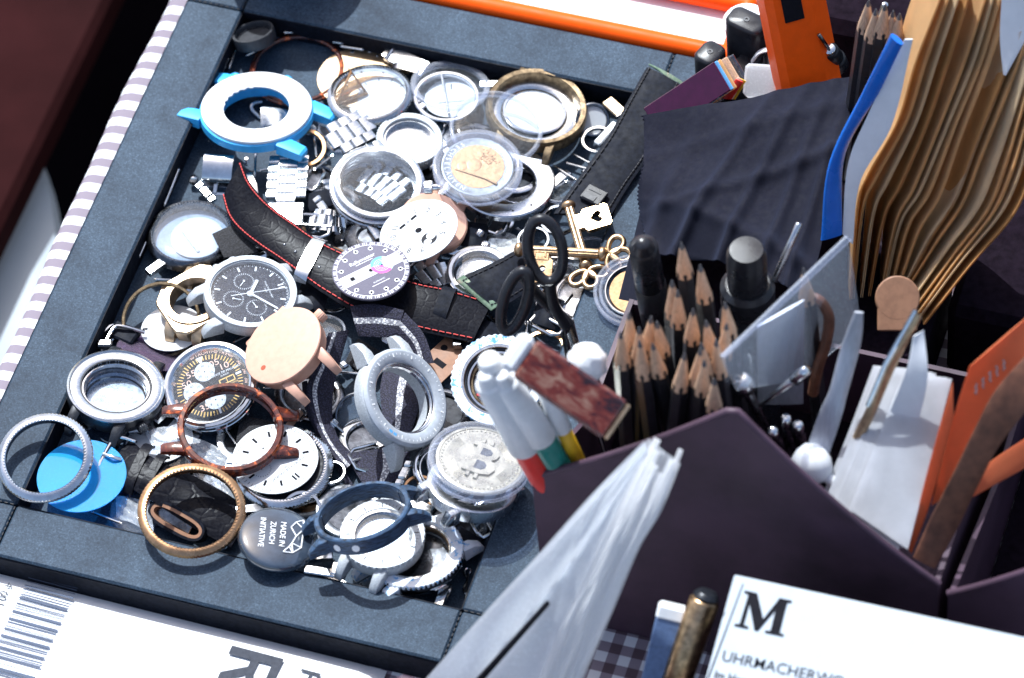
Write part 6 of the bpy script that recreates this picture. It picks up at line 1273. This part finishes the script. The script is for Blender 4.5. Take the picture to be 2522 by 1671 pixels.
# ---------------------------------------------------------------- brown envelopes
ENV = [[(330, 1450, 66), (372, 1000, 100), (420, 850, 112), (560, 590, 135), (640, 300, 160), (760, -20, 188)], [(520, 1420, 66), (600, 1100, 92), (700, 930, 108), (830, 600, 135), (960, 300, 160), (1060, -20, 188)], [(610, 1400, 68), (760, 1170, 88), (880, 980, 104), (960, 760, 122), (1070, 480, 148), (1176, 200, 172)], [(690, 1570, 62), (900, 1290, 84), (1090, 1060, 104), (1176, 880, 120), (1230, 650, 140), (1290, 400, 164)]]
env = None; nE = 16; QS = sorted([0, 3]+[rp.uniform(.05, 2.95) for _ in range(14)])
for i in range(nE):
    q = (QS[i]*.6+i/(nE-1)*3*.4); k = min(int(q), 2); q -= k
    pts = []; wj = rp.uniform(-13, 13); wk = rp.uniform(-11, 11)
    for j in range(6):
        x0, y0, z0 = ENV[k][j]; x1, y1, z1 = ENV[k+1][j]; w = wj+wk*math.sin(j*.9+i); pts.append(M_(x0+(x1-x0)*q+w, y0+(y1-y0)*q, z0+(z1-z0)*q))
    dv = Vector((2-14*min(1, i/4), 28+8*math.sin(i*2.1), 7)) if i not in (6, 7, 11) else Vector((-20, 24, 14)); far = [p+(Vector((-11-1.2*j, 38, -26+6.5*j)) if i not in (6, 7, 11) else Vector((-13-2.5*j, 36, -18+6.5*j)))*(1 if j < 2 else .62)+Vector((rp.uniform(-1, 1), 0, 0)) for j, p in enumerate(pts)]
    t = thing('paper_envelope', ORD[i]+' brown envelope from the blue folder in the fanned bundle', 'envelope', loc=pts[0], group='fanned brown envelopes')
    m = MB(); m.ribbon(pts, far, .55, 30, 0); m.build('envelope_body', MT[('kraft', 'kraft_pale', 'kraft', 'kraft_dark', 'kraft_pale', 'kraft')[(i*5) % 6]], t, pts[0], 60)
    m = MB(); m.ribbon([p+(f-p)*.02+Vector((.9, -.3, .3)) for p, f in zip(pts, far)], [p+(f-p)*.30+Vector((.9, -.3, .3)) for p, f in zip(pts, far)], .4, 30, 0); m.build('envelope_flap', MT[('kraft', 'kraft_pale', 'kraft', 'kraft_dark', 'kraft_pale', 'kraft')[(i*5) % 6]], t, pts[0], 60)
sheet('white_paper_strip', 'white paper standing between blue folder and brown envelopes', 'paper', [M_(600, 190, 176), M_(420, 560, 140), M_(325, 800, 118), M_(300, 1130, 88)], [M_(640, 190, 176), M_(540, 600, 138), M_(385, 880, 112), M_(350, 1180, 86)], .8, 'paper')
sheet('blue_folder', 'bright blue plastic folder standing left of the brown envelopes', 'folder', [M_(535, 165, 184), M_(400, 440, 152), M_(235, 800, 118), M_(195, 1160, 86)], [M_(590, 215, 182), M_(480, 440, 152), M_(312, 740, 120), M_(298, 1130, 88)], 3, 'royal')
sheet('white_paper_corner', 'white paper corner at the top right behind the envelopes', 'paper', [M_(1070, -40, 190), M_(1060, 180, 172), M_(1075, 360, 158)], [M_(1260, -40, 192), M_(1230, 100, 180), M_(1090, 365, 158)], .8, 'paper')
t = thing('tan_leather_tag', 'round tan leather tag below the envelopes', 'tag', frame(M_(565, 1440, 96), RT, (CAM-M_(565, 1440, 96)))); m = MB(); m.cyl(9.5, -1, 1, 40, .5); m.box(0, -9, 0, 17, 10, 1.9, .6); m.build('tag_body', MT['tan'], t)
# ---------------------------------------------------------------- navy cloth
n1, n2 = 90, 70; V = []; F = []
ca, cb, cc_, cd_ = D(1482, 268, 60), D(1985, 180, 92), D(1868, 690, 84), D(1486, 560, 56)
def cloth(u, v):
    p = ca.lerp(cb, u).lerp(cd_.lerp(cc_, u), v)
    h = 9*math.sin(math.pi*u)*math.sin(math.pi*v*.8)+2.2*math.sin(u*5-v*9)+1.2*math.sin(u*11+v*6)
    for c0, sl, wd_, am in ((.18, .30, .05, 3.0), (.42, .42, .035, 4.6), (.62, .30, .03, 4.2), (.80, .16, .03, 4.0), (.93, .10, .025, 3.4)): q = (u-c0-sl*(v-.5)*-1)/wd_; h += am*math.exp(-q*q)*(.35+.65*v)
    for c0, sl, wd_, am in ((.22, -.25, .05, 2.2), (.55, -.45, .04, 3.0), (.78, .2, .04, 3.0)): q = (v-c0-sl*(u-.5))/wd_; h += am*math.exp(-q*q)*(.3+.7*u)
    return p+Vector((0, -.35*h, h))
for lay in (0, .7):
    for j in range(n2):
        for i in range(n1):
            u, v = i/(n1-1), j/(n2-1)
            if i == 0: u += .012*(j % 2)+.03*math.sin(v*7)
            if j == n2-1: v += .05*math.sin(u*6+1)
            if j == 0: v += .025*math.sin(u*5)
            V.append(cloth(u, v)-Vector((0, 0, lay)))
k = n1*n2
for lay in (0, 1):
    for j in range(n2-1):
        for i in range(n1-1): q = lay*k+j*n1+i; F.append((q, q+n1, q+n1+1, q+1) if lay == 0 else (q, q+1, q+n1+1, q+n1))
rim_ = [i for i in range(n1)]+[j*n1+n1-1 for j in range(1, n2)]+[(n2-1)*n1+i for i in range(n1-2, -1, -1)]+[j*n1 for j in range(n2-2, 0, -1)]
for a, b in zip(rim_, rim_[1:]+rim_[:1]): F.append((a, b, k+b, k+a))
t = thing('navy_cloth', 'dark navy microfibre cloth draped behind the pencils', 'cloth', loc=cd_); m = MB(); m.add(V, F); m.build('cloth_sheet', MT['navy_cloth'], t, cd_, 60)
m = MB(); m.box(172, 62, 20, 84, 88, 38, 2); tag(m.build('storage_box', MT['holder_in']), 'dark storage box hidden under the navy cloth', 'box')
m = MB(); m.box(375, 138, 26, 214, 200, 50, 4); tag(m.build('storage_box', MT['holder_in']), 'tall black box behind the brown envelopes at the right', 'box')
m = MB(); m.box(236, 40, 22, 54, 64, 42, 2); tag(m.build('storage_box', MT['holder_in']), 'low dark box under the blue folder and envelopes', 'box')
# hanging part of the cloth towards the tray
sheet('cloth_corner', 'pinked corner of navy cloth hanging beside the pencils', 'cloth', [J(1480, 130, 58), J(1500, 420, 50), J(1420, 800, 44), J(1270, 1400, 36)], [J(1800, 150, 62), J(1800, 500, 60), J(1700, 900, 54), J(1560, 1450, 46)], 1.0, 'navy_cloth', 'cloth_sheet')
# ---------------------------------------------------------------- things behind the cloth
def rbox(m, cx, cy, w, d, z0, z1, r, ch, M=None):
    pts = []
    for z, k in ((z0, 0), (z1-ch, 0), (z1-ch*.3, ch*.35), (z1, ch)):
        for i in range(24):
            a = 2*math.pi*i/24; sx = 1 if math.cos(a) >= 0 else -1; sy = 1 if math.sin(a) >= 0 else -1
            pts.append((cx+sx*(w/2-r)+(r-k)*math.cos(a), cy+sy*(d/2-r)+(r-k)*math.sin(a), z))
    m.hull(pts, M)
for i, (x, y, z, w, d, rot, lb) in enumerate(((780, 190, 62, 19, 12.5, -.3, 'black plastic power plug nearest the orange device'), (425, 500, 48, 12, 14, -.35, 'black plastic power plug beside the orange-rimmed box'), (800, 570, 44, 11, 15, -.3, 'black plastic power plug with a white wire tie'))):
    c = L(x, y, z); t = thing('power_plug', lb, 'power plug', Matrix.Translation((c.x, c.y, 1)) @ rz(rot), 'power plugs'); m = MB(); rbox(m, 0, 0, w, d, 0, z-1, 4.5, 1.6); m.build('plug_body', MT['plastic_black'], t, smooth=40)
    m = MB(); m.ring(1.5, .6, z-1.3, z-.7, 20, .1); m.build('screw_hole', MT['black_metal'], t)
tie = L(860, 600, 46); t = thing('wire_tie', 'white twisted wire tie on the black plug', 'wire tie', loc=tie)
for k in range(3): wire(t, 'wire_loop', 'white', [L(830, 590+8*k, 47), L(900, 500+10*k, 52+k), L(1010, 470+14*k, 54+k), L(1050, 560+6*k, 52), L(1030, 640, 50)], .6, tie, 20, 6)
t, R = rt('white_round_lid', 'round white lid behind the black plugs', 'lid', L, 760, 190, 215, 165, -10, 50); m = MB(); m.cyl(R, -2, 0, 48, .5); m.build('lid_disc', MT['paper'], t); m = MB(); m.cyl(R*.96, -48, -2.1, 40, .5); m.build('jar', MT['plastic_black'], t)
a, b = L(1400, 800, 66), L(1230, -60, 104); d = (b-a); t = thing('orange_device', 'bright orange handheld device standing behind the plugs', 'device', frame(a, d, Vector((.30, -.45, .80))))
m = MB(); pr = [(-13, -9), (-13, 5), (-5, 11), (12, 11), (15, 6), (15, -9)]; ln = d.length
Mo = Matrix(((0, 0, 1, 0), (1, 0, 0, 0), (0, 1, 0, 0), (0, 0, 0, 1))); m.prism(pr, -8, ln+20, Mo); m.build('device_shell', MT['orange'], t, smooth=25)
m = MB(); m.box(ln*1.06, 4, 11.1, 22, 9, .8, .2); m.build('black_slot', MT['ink'], t)
rod('toggle_switch', 'black toggle switch with bright metal face before the orange device', 'switch', L(1660, 640, 66), L(1580, 480, 84), [(0, .5, 5.2, 5.2, 'plastic_black', 'knob_base'), (.49, 1, 4.6, 4.0, 'plastic_black', 'knob_cap'), (.99, 1.06, 3.0, 2.8, 'steel_p', 'metal_face')])
rod('metal_rod', 'thin metal rod sticking out of the toggle switch', 'rod', L(1570, 470, 86), L(1475, 335, 96), [(0, 1, .9, .9, 'steel_d', 'rod_shaft')])
rod('metal_rod', 'thin silver rod beside the blue folder', 'rod', L(1810, 800, 92), L(2120, 40, 150), [(0, 1, 1.5, 1.5, 'silver_rod', 'rod_shaft')])
rod('metal_rod', 'thin silver rod leaning below the blue folder', 'rod', N(1040, 520, 120), N(1290, -40, 142), [(0, 1, 1.4, 1.4, 'silver_rod', 'rod_shaft')])
xd = (L(440, 640, 66)-L(0, 930, 52)).normalized(); fr = frame(L(545, 735, 64)-xd*20, xd, Vector((.15, -.55, 1))); t = thing('acrylic_sample_stack', 'dark plum plate on a stack of coloured acrylic samples', 'sample stack', fr)
for k, (mt, th) in enumerate((('plum', 1.6), ('ink_blue', 1.0), ('kraft', 1.2), ('capsule', 1.2), ('wood', 1.0), ('capsule', 1.4), ('steel_d', 1.0))): m = MB(); m.box(1.1*k, 0, -1.75*k, 40, 15, th, .3); m.build('sample_plate', MT[mt], t)
fr = frame(L(1080, 800, 60), L(1380, 760, 62)-L(800, 720, 60), Vector((.1, -.6, 1))); t = thing('clear_box', 'clear plastic box edge above the navy cloth', 'box', fr); m = MB(); m.box(0, 0, 0, 30, 15, 9, 1.5); m.build('box_shell', MT['foil2'], t)
for k, (mt, dx) in enumerate((('ink_salmon', 0), ('yellow', 3), ('red', -2))):
    sheet('coloured_slip', ('pink paper slip', 'yellow paper slip', 'red paper slip')[k]+' poking out beside the plum plate', 'paper', [L(690+dx*8, 745+k*10, 62), L(560+dx*8, 950, 52)], [L(760+dx*6, 780+k*8, 62), L(650+dx*8, 960, 52)], .6, mt)
# ================================================================ in front of the organiser
T0, T1, B0 = P(862, 305, 118), P(2500, 660, 118), P(560, 1080, 104)
xv = (T1-T0).normalized(); dn = B0-T0; dn = (dn-xv*dn.dot(xv)); hh = dn.length; yv = -dn.normalized(); nv = xv.cross(yv).normalized()
Mc = Matrix(((xv.x, yv.x, nv.x, T0.x), (xv.y, yv.y, nv.y, T0.y), (xv.z, yv.z, nv.z, T0.z), (0, 0, 0, 1))); t = thing('shop_sign_card', 'white sign card with serif M and UHRMACHERWO lettering', 'sign', Mc); wd = (T1-T0).length
m = MB(); m.box(wd/2, -hh/2, -1.5, wd, hh, 3, .6); m.build('card_board', MT['card'], t)
m = MB(); m.box(0, 0, 0, wd-16, hh-10, 92, 1, tr((T0+xv*wd/2+dn/2).x, (T0+xv*wd/2+dn/2).y, 47.5) @ rz(math.atan2(xv.y, xv.x))); tag(m.build('sign_box', MT['holder_in']), 'dark box carrying the white sign card', 'box')
def onc(x, y):
    px, py = P.p(x, y); d = FW+RT*((px-PW/2)/FPX)-UP*((py-PH/2)/FPX); h_ = CAM+d*((T0-CAM).dot(nv)/d.dot(nv))-T0; return h_.dot(xv), h_.dot(yv)
m = MB(); mx_, my_ = onc(1012, 510); s = (onc(1150, 540)[0]-onc(875, 480)[0])/1.16
Mg = [[(-.54, -.5), (-.54, -.43), (-.44, -.41), (-.42, .40), (-.52, .43), (-.52, .5), (-.24, .5), (.03, -.14), (.26, .5), (.54, .5), (.54, .43), (.45, .41), (.46, -.41), (.56, -.43), (.56, -.5), (.14, -.5), (.14, -.43), (.25, -.41), (.24, .14), (-.01, -.5), (-.09, -.5), (-.34, .16), (-.34, -.41), (-.23, -.43), (-.23, -.5)]]
for pl in Mg: m.add([(mx_+x*s*.98, my_+y*s*.84, .2) for x, y in pl], [tuple(range(len(pl)))[::-1]])
ux_, uy_ = onc(1290, 790); x0_, y0_ = onc(805, 720); x1_, _ = onc(1440, 845); s2 = (x1_-x0_)/6.9
V_, F_2 = text_geo('UHRMACHERWO', .006); mnx = min(v.x for v in V_); sx_ = (x1_-x0_)/(max(v.x for v in V_)-mnx); m.add([(x0_+(v.x-mnx)*sx_, y0_+v.y*s2*.9-1, .2) for v in V_], F_2)
V_, F_2 = text_geo('Im Herz', .02); mnx = min(v.x for v in V_); x2_, y2_ = onc(765, 810); m.add([(x2_+(v.x-mnx)*s2*.6, y2_+v.y*s2*.7-1.5, .2) for v in V_], F_2)
lx0, ly0 = onc(905, 355); lx1, ly1 = onc(700, 900); m.hull([(lx0, ly0, .02), (lx0+.5, ly0, .02), (lx1, ly1, .02), (lx1+.9, ly1, .02), (lx0, ly0, .08), (lx1, ly1, .08)])
m.build('lettering', MT['ink'], t)
rod('bronze_pen', 'thick glossy bronze pen leaning left of the sign card', 'pen', P(725, 395, 100), P(520, 980, 60), [(0, .06, 4.6, 5.6, 'black_metal', 'pen_end'), (.055, 1, 6.4, 6.4, 'bronze_key', 'barrel')])
t = thing('blue_carton', 'small blue carton with white flap beside the bronze pen', 'carton', frame(P(525, 545, 84), P(450, 860, 66)-P(525, 545, 84), CAM-P(525, 545, 84))); m = MB(); m.box(22, 0, 0, 46, 11.5, 9, .6); m.build('carton_body', mat('slate_blue_card', (.10, .16, .30), .6), t); m = MB(); m.box(-3.6, 0, .3, 6.6, 12, 9.4, 1.2); m.build('white_flap', MT['white'], t)
# plastic sleeve bundle leaning on the organiser
t = thing('plastic_sleeves', 'bundle of milky plastic sleeves leaning against the organiser', 'sleeves', loc=R_(700, 1568, 12)); o_ = t.location*1000
Ll = [R_(1480, 92, 172), R_(1150, 430, 158), R_(820, 800, 138), R_(480, 1170, 116), R_(60, 1640, 88)]; Mm = [R_(1500, 150, 171), R_(1290, 560, 156), R_(1130, 900, 139), R_(960, 1250, 118), R_(800, 1640, 90)]; Rr = [R_(1678, 250, 169), R_(1560, 540, 156), R_(1420, 780, 143), R_(1260, 1160, 122), R_(1050, 1640, 92)]
rs_ = random.Random(4)
def crease(Lp, Rp, part, mt, amp, n=44, m_=22, d=0.0):
    Ls, Rs = spline(Lp, n), spline(Rp, n); V = []; F = []; ph = [rs_.uniform(0, 6) for _ in range(5)]
    for lay in (0, .5):
        for i in range(n):
            for j in range(m_):
                u, v = j/(m_-1), i/(n-1); w = (1-abs(math.sin(u*6+v*2.2+ph[0])))**3+.7*(1-abs(math.sin(u*3.1-v*5+ph[1])))**4+.5*math.sin(u*11+ph[2])*math.sin(v*9+ph[3])
                V.append(Ls[i].lerp(Rs[i], u)+Vector((.1, -.75, .65))*(amp*w*math.sin(math.pi*min(1, max(0, u)))+lay*.5+d))
    k = n*m_
    for lay in (0, 1):
        for i in range(n-1):
            for j in range(m_-1): q = lay*k+i*m_+j; F.append((q, q+1, q+m_+1, q+m_) if lay else (q, q+m_, q+m_+1, q+1))
    r_ = [j for j in range(m_)]+[i*m_+m_-1 for i in range(1, n)]+[(n-1)*m_+j for j in range(m_-2, -1, -1)]+[i*m_ for i in range(n-2, 0, -1)]
    for a, b in zip(r_, r_[1:]+r_[:1]): F.append((a, b, k+b, k+a))
    m = MB(); m.add(V, F); m.build(part, MT[mt], t, o_, 40)
crease(Ll, Mm, 'sleeve_panel', 'foil2', 2.4)
for k in range(7):
    f0, f1 = k/7, (k+1.7)/7; ear = (6, 2, -3, -6, -5, 2, 7)[k]
    ext = lambda pts: [pts[0]+(pts[0]-pts[1]).normalized()*ear]+pts[1:]
    a = ext([p.lerp(q, f0) for p, q in zip(Mm, Rr)]); b = ext([p.lerp(q, min(1.03, f1)) for p, q in zip(Mm, Rr)])
    crease(a, b, 'sleeve_fold', 'foil3', .8, 30, 6, .8*(k % 3))
crease([p+Vector((1, 3, -2)) for p in Ll], [p+Vector((1, 3, -2)) for p in Rr], 'sleeve_back', 'foil2', 1.2)
rod('thin_black_refill', 'thin black rod lying on the plastic sleeves', 'rod', R_(885, 1095, 127), R_(420, 1620, 95), [(0, 1, 1.1, 1.5, 'ink', 'rod_shaft')])

# a low carton in front carries the lower end of the sleeves
c_ = R_(600, 1720, 80); m = MB(); m.box(c_.x, c_.y-34, 42, 90, 70, 83, 2); tag(m.build('support_carton', MT['holder']), 'dark carton under the lower end of the plastic sleeves', 'carton')
